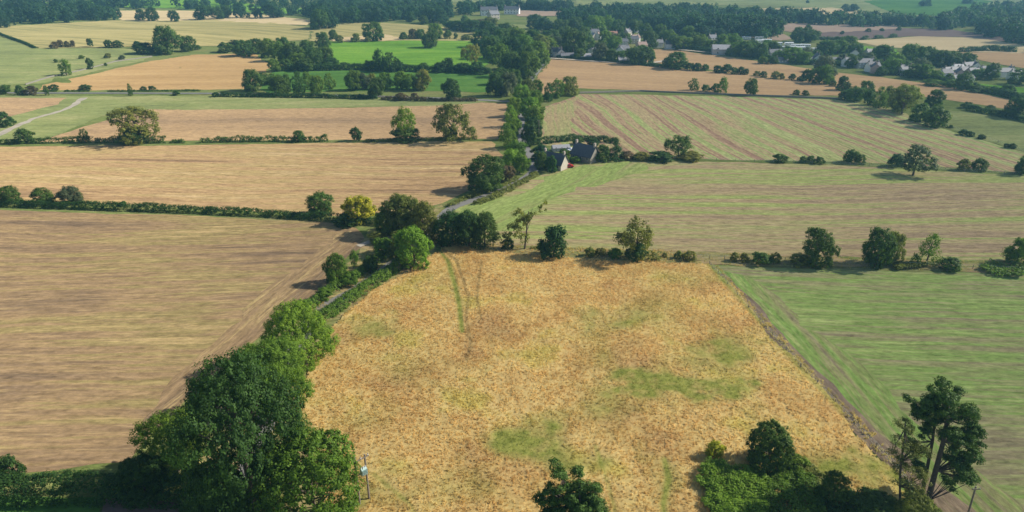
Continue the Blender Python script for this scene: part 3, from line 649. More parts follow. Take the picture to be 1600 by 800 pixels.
def pine(label, x, y, trunks, blobs, col, needle=.16, per=26, dens=1.0, seed=0):
    """trunks: px polylines (x, y); blobs: px (x, y, rx, ry); all in the plane of the base, given real depth"""
    rng = np.random.default_rng(seed); p0 = P(x, y); d0 = depth(p0); s = d0 / FPX
    def loc(px, py):
        z = h_m(p0, py); return np.array(((px - 800) / FPX * (p0[1] * cs - (p0[2] + z - CAM_H) * sn) - p0[0], 0, z))
    root = empty('pine_tree', p0); tag(root, label, 'tree')
    parts = []; 
    for pts, r in trunks:
        q = [loc(*p[:2]) + np.array((0, (p[2] if len(p) > 2 else 0), 0)) for p in pts]; q[0] = q[0] - np.array((0, 0, .3)) if r > .2 else q[0]
        parts.append(tube_np(q, [r * (1 - .6 * i / (len(q) - 1)) for i in range(len(q))], 8))
    CC = []; DD = []; RR = []; axis = loc(*trunks[0][0][-1][:2]) * .8
    bl = []
    for (a, b, c, d) in blobs:
        bl.append((a, b, c * .75, d * .75))
        for _ in range(3): bl.append((a + rng.uniform(-.9, .9) * c, b + rng.uniform(-1, 1) * d, c * rng.uniform(.35, .6), d * rng.uniform(.4, .65)))
    for (bx_, by_, rx, rz_) in bl:
        c = loc(bx_, by_); rx *= s; rz_ *= s * 1.0; ry = rx * rng.uniform(.8, 1.1); c[1] = rng.uniform(-1, 1) * (1.2 + rx * .5)
        n = int(rx * ry * 13 * dens) + 6; d = rand_unit(rng, n); d[:, 2] = np.abs(d[:, 2]) * 1.1 - .25
        CC.append(c + d * np.array((rx, ry, rz_)) * rng.uniform(.55, 1, (n, 1))); DD.append(d); RR.append(rng.uniform(.25, .6, n))
        # limb to the blob
        tq = min(trunks, key=lambda T: min(abs(loc(*q_[:2])[0] - c[0]) for q_ in T[0]))[0]
        k = max(range(len(tq)), key=lambda i: -abs(loc(*tq[i][:2])[2] - (c[2] - abs(c[0] - loc(*tq[i][:2])[0]) * .4)))
        a = loc(*tq[k][:2]); m = (a + c) / 2 + np.array((0, 0, -.2)); parts.append(tube_np([a, m, c], [.09, .06, .03], 5))
    C, Nn, sz, t = clumps(rng, np.concatenate(CC), np.concatenate(DD), np.concatenate(RR), per, needle * 1.9, .55)
    V, F = quads(C, Nn, sz, rng, .35); co = link('crown', np_mesh('pine_crown', V, F, NEEDLE, t), root); co.color = (*G[col], 1)
    V, F = join_np(parts); link('trunk', np_mesh('pine_trunk', V, F, PBARK, smooth=True), root)
    return root
pine('tall leaning pine with heavy dark crown and thick trunk in the right scrub', 1450, 782,
     [([(1450, 782), (1462, 735), (1474, 690), (1480, 655), (1482, 622)], .42)],
     [(1478, 615, 24, 12), (1500, 628, 22, 14), (1512, 645, 18, 16), (1460, 622, 18, 12), (1495, 655, 26, 16), (1515, 672, 14, 14), (1503, 690, 22, 14), (1478, 642, 22, 14), (1512, 705, 18, 10), (1490, 715, 18, 10), (1500, 735, 22, 12), (1484, 676, 20, 14), (1518, 696, 10, 8), (1492, 700, 18, 12), (1506, 722, 12, 9), (1470, 610, 14, 7), (1518, 662, 10, 9), (1512, 740, 16, 9), (1494, 756, 14, 7), (1508, 720, 16, 10)], 'dark', seed=1, dens=1.3)
pine('slimmer second pine leaning beside the tall pine trunk', 1441, 772,
     [([(1441, 772), (1449, 730), (1457, 690), (1461, 660), (1462, 640)], .27)],
     [(1450, 632, 18, 10), (1438, 642, 14, 8), (1455, 655, 18, 10), (1462, 640, 14, 10), (1430, 634, 8, 6), (1452, 676, 14, 8), (1446, 660, 14, 8), (1436, 700, 12, 6), (1430, 722, 12, 6), (1440, 742, 10, 5)], 'dark', seed=2, dens=1.2)
pine('slender open larch with thin drooping branches left of the pines', 1407, 800,
     [([(1407, 800), (1406, 760), (1408, 720), (1414, 670)], .16)],
     [(1412, 662, 12, 4), (1424, 668, 10, 5), (1404, 685, 14, 4), (1430, 690, 14, 6), (1416, 702, 20, 6), (1436, 706, 12, 6), (1424, 722, 20, 7), (1400, 716, 12, 4), (1412, 740, 22, 6), (1436, 738, 14, 6), (1422, 755, 14, 5)], 'olive', needle=.12, per=16, seed=3, dens=.9)
pine('dark pine top at the near edge of the golden field', 893, 880,
     [([(893, 880), (893, 830), (890, 780), (880, 745)], .3), ([(893, 850), (905, 800), (906, 760)], .2), ([(893, 850), (925, 800), (931, 765)], .18)],
     [(866, 738, 15, 11), (874, 748, 13, 8), (905, 748, 15, 12), (930, 758, 12, 11), (895, 765, 18, 11), (915, 772, 20, 11), (860, 758, 9, 7), (933, 776, 12, 8), (855, 795, 18, 9), (885, 790, 20, 10), (915, 795, 22, 12), (938, 795, 10, 8), (900, 815, 30, 14), (860, 825, 25, 12), (935, 822, 20, 12), (875, 775, 16, 9), (900, 785, 22, 12), (870, 805, 22, 10), (925, 788, 16, 9), (905, 800, 28, 12), (850, 780, 10, 6)], 'dark', seed=4, dens=1.2)

# ---------------------------------------------------------------- poles
WOOD = plain('weathered_pole_wood', (.17, .14, .11), .85, .3, 4)
STEEL = plain('painted_steel', (.42, .55, .52), .45, .1, 3)
PORC = plain('porcelain', (.55, .5, .45), .3, .05, 3)
def pole_obj(name, a, b, r, mat, parent=None, n=9):
    V, F = tube_np([a, tuple((np.array(a) + np.array(b)) / 2), b], [r, r * .9, r * .8], n); V = list(V); F4 = list(map(tuple, F))
    me = bpy.data.meshes.new(name); top = tuple(range(2 * n, 3 * n)); me.from_pydata([tuple(v) for v in V], [], F4 + [top]); me.materials.append(mat); me.update()
    return link(name, me, parent)
def transformer_pole():
    p = P(570, 786); s = depth(p) / FPX; H = h_m(p, 714)
    root = empty('transformer_pole', p, .75); tag(root, 'twin wooden poles carrying a pale green transformer at the edge of the golden field', 'utility pole')
    for sx in (-.75, .75): pole_obj('pole', (sx, 0, -.5), (sx, 0, H + (.4 if sx < 0 else 0)), .16, WOOD, root)
    bm = bmesh.new(); bx(bm, -1.25, 1.25, -.26, -.16, H - .35, H - .2); bm_obj('crossarm', bm, WOOD, root)
    bm = bmesh.new(); bx(bm, -.95, .95, .14, .22, H * .62, H * .62 + .15); bm_obj('crossarm', bm, WOOD, root)
    for x in (-1.1, 0, 1.1):
        V, F = tube_np([(x, -.21, H - .2), (x, -.21, H - .1), (x, -.21, H - .05), (x, -.21, H + .12)], [.05, .12, .07, .09]); link('insulator', np_mesh('insulator', V, F, PORC), root)
    bm = bmesh.new(); bx(bm, -.35, .55, -.75, -.17, H * .66, H * .66 + 1.1)
    bmesh.ops.bevel(bm, geom=bm.edges[:], offset=.06, segments=2, affect='EDGES')
    tr = bm_obj('transformer', bm, STEEL, root)
    bm = bmesh.new()
    for k in range(6): bx(bm, -.3 + k * .15, -.27 + k * .15, -.93, -.76, H * .66 + .15, H * .66 + .95)
    bm_obj('cooling_fin', bm, STEEL, tr)
    for x in (-.2, .1, .4):
        V, F = tube_np([(x, -.45, H * .66 + 1.08), (x, -.45, H * .66 + 1.3), (x, -.45, H * .66 + 1.45)], [.06, .08, .03]); link('bushing', np_mesh('bushing', V, F, PORC), tr)
transformer_pole()
def simple_pole(label, x, y, x2, y2, r=.14, arm=True):
    p = P(x, y); s = depth(p) / FPX; H = h_m(p, y2); root = empty('utility_pole', p); tag(root, label, 'utility pole')
    dx = (x2 - 800) / FPX * (p[1] * cs - (p[2] + H - CAM_H) * sn) - p[0]; pole_obj('pole', (0, 0, -.4), (dx, 0, H), r, WOOD, root)
    if arm:
        bm = bmesh.new(); bx(bm, dx - .55, dx + .55, -r - .1, -r, H - .35, H - .23); bm_obj('crossarm', bm, WOOD, root)
        for q in (-.45, .45):
            V, F = tube_np([(dx + q, -r - .05, H - .23), (dx + q, -r - .05, H - .05)], [.06, .05]); link('insulator', np_mesh('insulator', V, F, PORC), root)
simple_pole('single wooden pole leaning over right of the pine trees', 1510, 812, 1525, 760)
simple_pole('thin pole rising from the trees at the lane bend', 606, 340, 603, 312)
simple_pole('thin wooden pole beside the cottage lane', 842, 214, 842, 188)

# ---------------------------------------------------------------- boundary trees in the middle distance
hedge('long trimmed hedge between the near and middle stubble fields', [(-160, 316), (0, 322), (160, 327), (300, 332), (420, 338), (540, 347), (600, 352)], 2.3, 2.4, 'deep', .33, 1.1)
for t in [('round dark tree, first from the left on the long trimmed hedge', 'round', 15, 318, 28, 28, 'dark'), ('rounded tree, second from the left on the long trimmed hedge', 'round', 66, 317, 23, 28, 'dark'),
          ('flat topped small tree, third from the left on the long trimmed hedge', 'round', 109, 318, 27, 34, 'grey'), ('rounded dark tree alone on the long hedge, left of the yellow tree', 'med', 500, 335, 35, 36, 'dark'),
          ('yellow leaved tree at the right end of the long hedge', 'bush', 560, 348, 42, 46, 'yellow'), ('dark green shrub below the yellow tree', 'bush', 545, 351, 18, 36, 'dark'), ('tiny shrub poking above the long hedge', 'bush', 193, 322, 8, 9, 'dark'),
          ('big rounded olive tree at the junction of hedge and lane', 'med', 632, 366, 62, 56, 'olive'), ('tall mottled tree at the right side of the lane junction', 'med', 660, 375, 60, 48, 'olive'), ('leaning pale green tree left of the lane junction trees', 'med', 604, 368, 42, 34, 'mid'),
          ('bright green rounded tree in front of the lane junction', 'med', 646, 420, 64, 52, 'light'), ('olive brown bush in front of the lane junction tree', 'bush', 625, 402, 40, 38, 'olive'), ('green bush crowding the lane left of the bright tree', 'bush', 600, 398, 26, 34, 'mid'),
          ('lone small green tree on the field edge left of the lane', 'med', 524, 442, 46, 32, 'mid'), ('little upright shrub on the lane verge', 'tall', 553, 418, 28, 12, 'mid'), ('low dark shrub on the lane verge beside the lone small tree', 'bush', 545, 445, 20, 28, 'mid'),
          ('small dark bush low on the lane verge near the hedge end', 'bush', 505, 468, 18, 24, 'mid'), ('dark shrub on the lane verge halfway up the trimmed hedge', 'bush', 578, 425, 26, 22, 'dark'), ('grass green shrub at the near end of the trimmed lane hedge', 'bush', 470, 492, 22, 30, 'mid'),
          ('low bush on the grassy wedge left of the lane trees', 'bush', 590, 378, 16, 26, 'olive'),
          ('dark dense tree, left one of three together by the lane', 'med', 706, 380, 50, 48, 'deep'), ('dark dense tree, middle one of three together by the lane', 'med', 733, 385, 55, 44, 'deep'), ('mottled tree, right one of three together by the lane', 'big', 757, 386, 54, 40, 'dark'),
          ('small dark bush between three dark trees and the ragged tree', 'bush', 794, 389, 17, 18, 'deep'), ('ragged leaning half bare tree on the field boundary', 'stag', 820, 389, 76, 46, 'olive'),
          ('compact dark bushy tree right of the ragged tree', 'bush', 866, 402, 48, 44, 'deep'), ('spreading tree with spiky branch tips on the boundary', 'spiky', 996, 405, 66, 62, 'olive'), ('dark ivy bush at the foot of the spiky tree', 'bush', 994, 407, 26, 30, 'deep'),
          ('rounded dark tree, first from the left above the right field', 'med', 1281, 414, 56, 44, 'dark'), ('large dark tree beside a low bush above the right field', 'med', 1375, 415, 58, 44, 'dark'), ('olive tinted tree merged behind the large dark tree', 'med', 1396, 413, 50, 28, 'olive'),
          ('small dark bush at the foot of the large dark tree', 'bush', 1361, 411, 15, 16, 'deep'), ('small thin stemmed tree with an open umbrella crown', 'umbrella', 1453, 412, 48, 36, 'mid'), ('dark low round bush right of the umbrella tree', 'bush', 1487, 421, 18, 30, 'dark'),
          ('tree cut by the edge at the end of the boundary', 'round', 1594, 412, 40, 34, 'mid'),           ('low dark bush left of the rounded dark tree above the right field', 'bush', 1250, 413, 16, 34, 'olive')]:
    tree(t[0], t[1], *t[2:], rz=0 if t[1] in ('stag', 'umbrella') else None)
bramble('tangled low bramble under the umbrella tree', [(1390, 414), (1450, 413), (1462, 420), (1400, 424)], .9, 'olive', 260, .35, 5)
bramble('brambly patch near the end of the boundary', [(1535, 418), (1600, 419), (1600, 430), (1540, 427)], 1.1, 'mid', 300, .35, 6)
row('boundary bushes around the spiky tree', [(922, 400, 13, 16, 'bush', 'olive'), (938, 400, 12, 16, 'bush', 'olive'), (961, 402, 14, 22, 'bush', 'mid'), (1039, 402, 7, 8, 'bush', 'olive'), (1060, 404, 12, 11, 'bush', 'olive'), (1078, 406, 14, 20, 'bush', 'olive'),
     (1148, 408, 14, 12, 'bush', 'olive'), (1163, 409, 14, 14, 'bush', 'olive'), (1190, 412, 17, 28, 'bush', 'dark'), (1212, 411, 16, 16, 'bush', 'olive')])
hedge('bright clipped hedge on the right side of the near lane', [(498, 505), (530, 484), (580, 450), (610, 428), (636, 410)], 2.6, 2.6, 'mid', .3, 1.5, seed=2)
hedge('shaggy hedge on the left side of the near lane', [(474, 492), (510, 462), (560, 430), (600, 402), (628, 388)], 2.0, 2.2, 'mid', .32, 1.0, gaps=.32, seed=5)
hedge('leafy roadside hedge running up to the cottages on the right', [(742, 321), (775, 309), (810, 291), (838, 274)], 1.8, 1.8, 'olive', .33, 1.1)
hedge('grassy left hand hedge of the lane below the lone dark tree', [(700, 324), (740, 306), (780, 294), (808, 280)], 1.3, 1.6, 'olive', .33, 1.0)
ROWB = 'broken hedge beyond the middle stubble field'
for k, (pp, h, l) in enumerate([([(-20, 225), (26, 225)], 1.8, 'dark low hedge piece at the left end of the broken hedge'), ([(46, 224), (146, 222)], 2.0, 'longest unbroken piece of the broken hedge, left of the ragged tree'), ([(151, 223), (172, 223)], 2.0, 'short dark piece of the broken hedge'),
                                ([(175, 224), (260, 223)], 2.4, 'thick piece of the broken hedge under the big ragged tree'), ([(268, 223), (290, 223)], 1.2, 'low thin piece of the broken hedge right of the big ragged tree'), ([(313, 223), (330, 222)], 1.6, 'small isolated piece of the broken hedge'),
                                ([(334, 222), (412, 221)], 2.0, 'even middle piece of the broken hedge'), ([(416, 221), (446, 221)], 2.0, 'short piece of the broken hedge left of the small round tree'), ([(446, 222), (513, 221)], 2.2, 'piece of the broken hedge with a small round tree in it'),
                                ([(570, 222), (690, 219), (745, 217)], 1.1, 'low grassy remnant of the broken hedge under two tall trees')]):
    hedge(l, pp, h * 1.15, 2.2, 'dark' if k < 9 else 'olive', .4, .9, seed=k)
for t in [('round dark bush at the left end of the broken hedge', 'bush', 36, 223, 22, 25, 'dark'), ('small upright tree in the broken hedge', 'tall', 130, 223, 22, 15, 'dark'), ('big ragged round tree over the broken hedge', 'airy', 211, 222, 56, 66, 'olive'),
          ('bushy dark base of the big ragged tree', 'bush', 208, 224, 26, 40, 'dark'), ('small round tree growing in the broken hedge', 'round', 467, 221, 17, 16, 'dark'), ('small dense cone shaped tree standing alone on the broken hedge', 'bush', 556, 220, 21, 17, 'deep'),
          ('tall sunlit tree with dark base, left one of two on the far stubble edge', 'tall', 633, 219, 52, 34, 'light'), ('dark shrubs round the foot of the tall sunlit tree', 'bush', 634, 220, 22, 38, 'dark'), ('tall open gappy tree, right one of two on the far stubble edge', 'airy', 709, 219, 57, 60, 'olive'), ('dark shrub at the foot of the tall gappy tree', 'bush', 706, 218, 20, 18, 'dark'),
          ('round dark bush at the left edge beside the field track', 'bush', 2, 198, 24, 28, 'deep'),
          ('massive dark round tree beside the lane, left of the cottages', 'med', 757, 297, 55, 54, 'dark'), ('dark purple leaved bush right of the massive lane tree', 'bush', 790, 285, 26, 26, 'brown'), ('small cone tree between the tree rows on the cottage lane', 'round', 812, 271, 30, 26, 'mid')]:
    tree(t[0], t[1], *t[2:], rz=0 if t[1] in ('stag', 'umbrella') else None)
row('trees crowding the cottage lane', [(797, 262, 30, 24, 'round', 'light'), (806, 248, 28, 30, 'round', 'mid'), (796, 232, 30, 26, 'tall', 'mid'), (790, 218, 26, 20, 'tall', 'mid'), (803, 214, 30, 22, 'round', 'light'), (799, 198, 34, 20, 'tall', 'light'), (805, 182, 30, 22, 'round', 'lime'),
     (827, 228, 34, 22, 'round', 'deep'), (834, 212, 30, 26, 'round', 'deep'), (838, 196, 32, 24, 'round', 'mid'), (829, 186, 34, 28, 'round', 'light'), (838, 170, 30, 20, 'tall', 'mid'), (822, 170, 30, 22, 'round', 'mid'), (826, 156, 34, 22, 'round', 'olive'), (838, 152, 28, 20, 'round', 'mid'), (813, 160, 28, 22, 'round', 'lime')])
for t in [('dark cypress like tree at the corner of the orange field', 'tall', 857, 159, 30, 16, 'deep'), ('yellow green tree between the dark tree and round tree at the field corner', 'tall', 871, 153, 30, 22, 'mid'), ('round olive tree, right one at the corner of the orange field', 'round', 889, 149, 30, 28, 'olive'),
          ('dark shrub before the garden of the left cottage', 'bush', 861, 269, 26, 18, 'deep'), ('round shrub between the cottages and the lane', 'bush', 845, 250, 24, 26, 'blue'), ('shrub hugging the left gable of the left cottage', 'bush', 846, 264, 26, 20, 'dark'), ('round shrub at the right corner of the right cottage', 'bush', 941, 251, 24, 26, 'dark'),
          ('cone shaped conifer right of the cottages', 'cone', 963, 250, 33, 26, 'deep'), ('dull bushes right of the cone shaped conifer', 'bush', 979, 249, 13, 20, 'brown'), ('dark flat bush left of the small spreading tree', 'bush', 1033, 251, 14, 38, 'deep'), ('olive bush between conifer and dark flat bush', 'bush', 1003, 250, 12, 28, 'olive'),
          ('small spreading tree on the boundary right of the cottages', 'light', 1061, 246, 34, 34, 'dark'), ('low dark bush under the small spreading tree', 'bush', 1080, 250, 12, 34, 'olive')]:
    tree(t[0], t[1], *t[2:], rz=0 if t[1] in ('stag', 'umbrella') else None)
hedge('garden hedge behind the two cottages', [(838, 226), (870, 222), (900, 219), (935, 221), (965, 224)], 2.6, 2.4, 'deep', .4, 1.2)
row('plants dotted along the upper wire fence', [(1220, 253, 12, 20, 'bush', 'dark'), (1255, 254, 10, 12, 'bush', 'dark'), (1267, 254, 11, 13, 'bush', 'dark'), (1281, 256, 11, 14, 'bush', 'dark'), (1331, 254, 20, 22, 'round', 'dark'), (1345, 256, 15, 15, 'bush', 'dark'), (1402, 260, 20, 22, 'round', 'blue'),
     (1507, 266, 18, 17, 'bush', 'olive'), (1532, 266, 18, 24, 'bush', 'dark'), (1602, 272, 30, 22, 'round', 'deep')])
tree('lone leaning round tree standing in front of the wire fence', 'light', 1432, 274, 46, 46, 'grey')
row('plants above the striped green field', [(1085, 141, 19, 15, 'tall', 'dark'), (1103, 143, 11, 13, 'bush', 'dark'), (1118, 144, 14, 12, 'bush', 'dark'), (1131, 146, 26, 15, 'tall', 'mid'), (1174, 149, 27, 19, 'round', 'dark'), (1245, 148, 8, 10, 'bush', 'dark'), (1259, 149, 8, 10, 'bush', 'dark')])
row('the slanting hedge between orange fields', [(1058, 108, 27, 32, 'round', 'dark'), (1043, 106, 16, 14, 'round', 'dark'), (1078, 110, 12, 14, 'bush', 'deep'), (1090, 111, 13, 12, 'bush', 'deep'), (1102, 111, 11, 12, 'bush', 'dark'), (1122, 114, 12, 14, 'bush', 'deep'), (1135, 114, 14, 16, 'bush', 'deep'),
     (1148, 116, 11, 12, 'bush', 'dark'), (1158, 116, 12, 12, 'bush', 'deep'), (1166, 117, 10, 8, 'bush', 'deep'), (1183, 119, 8, 10, 'bush', 'olive'), (1193, 121, 10, 11, 'bush', 'deep'), (1212, 123, 12, 14, 'bush', 'olive'), (1222, 124, 10, 8, 'bush', 'olive'), (1238, 125, 10, 10, 'bush', 'deep'), (1252, 127, 8, 12, 'bush', 'deep'),
     (1261, 126, 18, 16, 'round', 'deep'), (1275, 130, 24, 20, 'round', 'dark'), (1290, 131, 30, 24, 'round', 'mid'), (1302, 135, 10, 10, 'bush', 'dark'), (1318, 141, 22, 19, 'round', 'deep')])
row('the clump above the striped field', [(1317, 156, 14, 14, 'bush', 'deep'), (1337, 158, 23, 28, 'round', 'dark'), (1356, 152, 26, 20, 'round', 'dark'), (1358, 164, 24, 16, 'bush', 'dark'), (1376, 169, 34, 24, 'tall', 'mid'), (1390, 164, 30, 18, 'round', 'olive'), (1414, 178, 46, 40, 'airy', 'olive'), (1413, 174, 40, 34, 'round', 'olive'),
     (1440, 190, 28, 28, 'bush', 'dark'), (1464, 198, 32, 36, 'bush', 'dark'), (1461, 166, 26, 24, 'round', 'dark'), (1486, 200, 5, 6, 'bush', 'deep')])
row('bushes on the right hand fence', [(1505, 211, 9, 12, 'bush', 'deep'), (1516, 213, 8, 12, 'bush', 'deep'), (1534, 217, 7, 12, 'bush', 'deep'), (1573, 231, 7, 9, 'bush', 'deep'), (1583, 232, 8, 10, 'bush', 'deep')])
row('plants behind the straight dark hedge', [(1512, 169, 10, 16, 'bush', 'deep'), (1548, 173, 9, 14, 'bush', 'deep'), (1592, 183, 32, 34, 'round', 'deep'), (1655, 190, 30, 40, 'round', 'deep')])
hedge('straight dark hedge dropping to the right beside the pale green field', [(1512, 172), (1560, 181), (1600, 190), (1700, 212)], 2.8, 3, 'deep', .5, 1.2)

# left distance
row('plants beside the left road', [(8, 147, 15, 14, 'round', 'dark'), (30, 148, 15, 12, 'bush', 'dark'), (48, 148, 14, 18, 'bush', 'brown'), (72, 149, 16, 8, 'tall', 'dark'), (83, 141, 9, 14, 'bush', 'deep'), (132, 141, 9, 18, 'bush', 'deep'), (202, 150, 20, 7, 'tall', 'dark'), (224, 141, 6, 10, 'bush', 'deep'), (237, 141, 7, 10, 'bush', 'deep'),
     (275, 149, 7, 10, 'bush', 'deep'), (337, 151, 7, 12, 'bush', 'deep')])
hedge('dark roadside hedge at the foot of the orange hill field', [(345, 151), (420, 152), (500, 153), (590, 155)], 2.4, 2.4, 'deep', .5, 1.2)
hedge('brownish roadside hedge below the row of small trees', [(596, 156), (660, 158), (745, 158)], 2.0, 2.6, 'brown', .5, 1.0, gaps=.25)
hedge('thin straight hedge along the far side of the road', [(-200, 142), (0, 143), (200, 143), (390, 142)], .9, 1.2, 'dark', .45, .8, gaps=.35)
for t in [('lone upright tree in the left green pasture', 'tall', 101, 118, 26, 19, 'mid'), ('huge round tree beyond the orange hill field', 'round', 259, 84, 44, 40, 'dark'), ('round tree right beside the huge hill tree', 'round', 292, 80, 24, 22, 'dark'), ('low dark thicket left of the huge hill tree', 'bush', 224, 84, 18, 34, 'deep'), ('small dark bush in the striped hill boundary', 'bush', 308, 78, 8, 10, 'dark'),
          ('small dark shrub right of the lone pasture tree', 'bush', 140, 108, 18, 9, 'dark'), ('tiny bush on the pasture above the lone tree', 'bush', 127, 92, 6, 8, 'mid'), ('tiny bush on the pasture near the pale wall', 'bush', 168, 91, 8, 10, 'olive'), ('small bush touching the pale wall', 'bush', 190, 94, 8, 9, 'grey'), ('tiny bush left of the lone pasture tree', 'bush', 87, 98, 6, 5, 'dark'), ('tiny bush at the pale wall below the shrub', 'bush', 165, 103, 5, 5, 'dark'),
          ('lone dark round tree standing in the bright green field', 'round', 672, 75, 26, 24, 'dark'), ('round dark tree above the road, right of the row of small trees', 'round', 706, 156, 33, 27, 'deep'), ('pale airy tree at the right end of the bright field', 'light', 737, 103, 34, 26, 'olive'),
          ('tree on the far edge of the olive pasture, tallest there', 'round', 583, 64, 30, 28, 'dark'), ('small shrub left of the tallest tree on the olive pasture', 'bush', 556, 66, 14, 14, 'olive'), ('dark tree with ragged top at the corner of the orange hill field', 'round', 394, 142, 34, 30, 'dark')]:
    tree(t[0], t[1], *t[2:], rz=0 if t[1] in ('stag', 'umbrella') else None)
row('bushes below the striped hill field', [(85, 76, 11, 12, 'bush', 'brown'), (94, 74, 12, 8, 'bush', 'brown'), (104, 74, 10, 8, 'bush', 'brown'), (113, 73, 10, 8, 'bush', 'brown'), (140, 73, 13, 8, 'bush', 'deep'), (169, 74, 12, 11, 'bush', 'deep'), (183, 74, 11, 14, 'bush', 'deep'), (214, 75, 11, 12, 'bush', 'deep')])
row('trees on the pale far field', [(218, 32, 18, 14, 'round', 'deep'), (237, 33, 22, 18, 'round', 'deep'), (272, 34, 18, 15, 'round', 'deep'), (317, 31, 24, 24, 'round', 'deep'), (338, 30, 20, 22, 'round', 'deep'), (352, 28, 20, 16, 'round', 'dark'), (374, 28, 24, 18, 'round', 'blue'), (388, 29, 9, 6, 'bush', 'deep'), (402, 28, 16, 14, 'round', 'deep'), (426, 28, 26, 30, 'round', 'blue')])
row('the small wood left of the bright field', [(352, 82, 16, 22, 'bush', 'dark'), (380, 88, 26, 30, 'round', 'dark'), (366, 80, 18, 18, 'round', 'blue'), (400, 84, 24, 24, 'round', 'dark'), (418, 90, 30, 26, 'round', 'mid'), (434, 96, 32, 28, 'round', 'mid'), (442, 84, 26, 22, 'round', 'dark'), (458, 96, 30, 24, 'round', 'dark'), (462, 106, 24, 26, 'round', 'mid'), (478, 90, 28, 22, 'round', 'dark'),
     (490, 104, 30, 26, 'round', 'dark'), (504, 76, 26, 22, 'round', 'dark'), (508, 100, 28, 24, 'round', 'dark'), (428, 112, 20, 18, 'round', 'mid'), (446, 110, 18, 22, 'bush', 'dark'), (476, 111, 20, 30, 'bush', 'dark'), (516, 106, 16, 26, 'bush', 'deep'), (530, 67, 12, 12, 'bush', 'olive'), (520, 62, 16, 14, 'round', 'dark')])
row('trees on the lower deep green field', [(412, 133, 20, 20, 'round', 'dark'), (436, 149, 32, 28, 'round', 'dark'), (426, 140, 26, 16, 'tall', 'mid'), (448, 141, 26, 14, 'tall', 'dark'), (466, 147, 36, 18, 'tall', 'dark'), (480, 140, 28, 18, 'tall', 'mid'), (494, 146, 28, 20, 'round', 'mid'), (514, 139, 25, 17, 'tall', 'mid'), (552, 141, 32, 22, 'round', 'mid'), (566, 140, 26, 20, 'round', 'grey'),
     (580, 139, 24, 18, 'round', 'olive'), (588, 153, 32, 24, 'round', 'dark'), (602, 139, 26, 22, 'round', 'mid'), (626, 139, 28, 20, 'round', 'mid'), (640, 141, 26, 24, 'round', 'mid'), (660, 141, 33, 24, 'round', 'olive'), (626, 157, 12, 18, 'bush', 'brown'), (648, 155, 10, 12, 'bush', 'brown')])
hedge('dark hedge between the bright field and the deep green field', [(450, 111), (520, 110), (560, 109), (640, 112), (700, 113), (765, 116)], 4.2, 4.5, 'deep', .7, 1.3)
row('the hedge between both green fields', [(592, 112, 36, 20, 'tall', 'deep'), (608, 113, 32, 22, 'tall', 'deep'), (580, 112, 18, 22, 'bush', 'deep'), (620, 112, 18, 16, 'bush', 'deep'), (662, 112, 14, 18, 'bush', 'dark'), (688, 113, 16, 24, 'bush', 'deep'), (700, 112, 22, 18, 'round', 'deep'), (720, 114, 16, 24, 'bush', 'deep'), (745, 116, 20, 24, 'bush', 'deep')])
row('plants above the bright green field', [(574, 66, 9, 8, 'bush', 'olive'), (630, 62, 12, 12, 'bush', 'dark'), (645, 61, 16, 16, 'round', 'brown'), (656, 61, 16, 14, 'round', 'dark'), (681, 60, 24, 20, 'round', 'mid'), (699, 61, 14, 12, 'bush', 'dark'), (712, 61, 10, 6, 'bush', 'dark'), (728, 63, 9, 16, 'bush', 'olive')])
row('the tall wood beside the lane', [(752, 74, 28, 26, 'round', 'deep'), (768, 66, 26, 26, 'round', 'deep'), (766, 92, 36, 34, 'round', 'dark'), (784, 80, 36, 32, 'round', 'dark'), (780, 108, 40, 34, 'round', 'mid'), (798, 96, 40, 32, 'round', 'deep'), (806, 78, 36, 32, 'round', 'mid'), (800, 120, 40, 32, 'round', 'dark'), (822, 112, 42, 30, 'round', 'dark'), (820, 92, 38, 34, 'round', 'mid'), (826, 122, 42, 32, 'round', 'mid'),
     (840, 106, 42, 34, 'round', 'mid'), (846, 90, 36, 30, 'round', 'olive'), (834, 78, 32, 28, 'round', 'dark'), (856, 84, 28, 26, 'round', 'mid'), (774, 150, 38, 26, 'round', 'deep'), (792, 150, 38, 26, 'round', 'grey'), (804, 138, 30, 22, 'round', 'dark'), (782, 132, 26, 26, 'round', 'dark'), (760, 54, 22, 26, 'round', 'deep'), (790, 60, 24, 24, 'round', 'deep')])
row('trees in front of the manor', [(703, 46, 14, 22, 'round', 'deep'), (718, 48, 16, 26, 'round', 'deep'), (735, 50, 20, 28, 'round', 'deep'), (750, 48, 18, 24, 'round', 'brown'), (766, 44, 18, 20, 'round', 'olive'), (726, 34, 10, 12, 'bush', 'mid')])
row('trees beyond the olive pasture', [(640, 34, 16, 16, 'round', 'deep'), (662, 38, 14, 14, 'round', 'dark'), (672, 36, 26, 22, 'round', 'blue'), (688, 36, 24, 22, 'round', 'blue'), (700, 28, 18, 18, 'round', 'blue'), (498, 46, 32, 28, 'round', 'dark'), (512, 44, 30, 26, 'round', 'blue'), (524, 36, 24, 22, 'round', 'blue'), (540, 34, 20, 24, 'round', 'blue'), (595, 34, 18, 22, 'round', 'blue'), (573, 34, 20, 24, 'round', 'blue'), (555, 35, 20, 24, 'round', 'deep')])

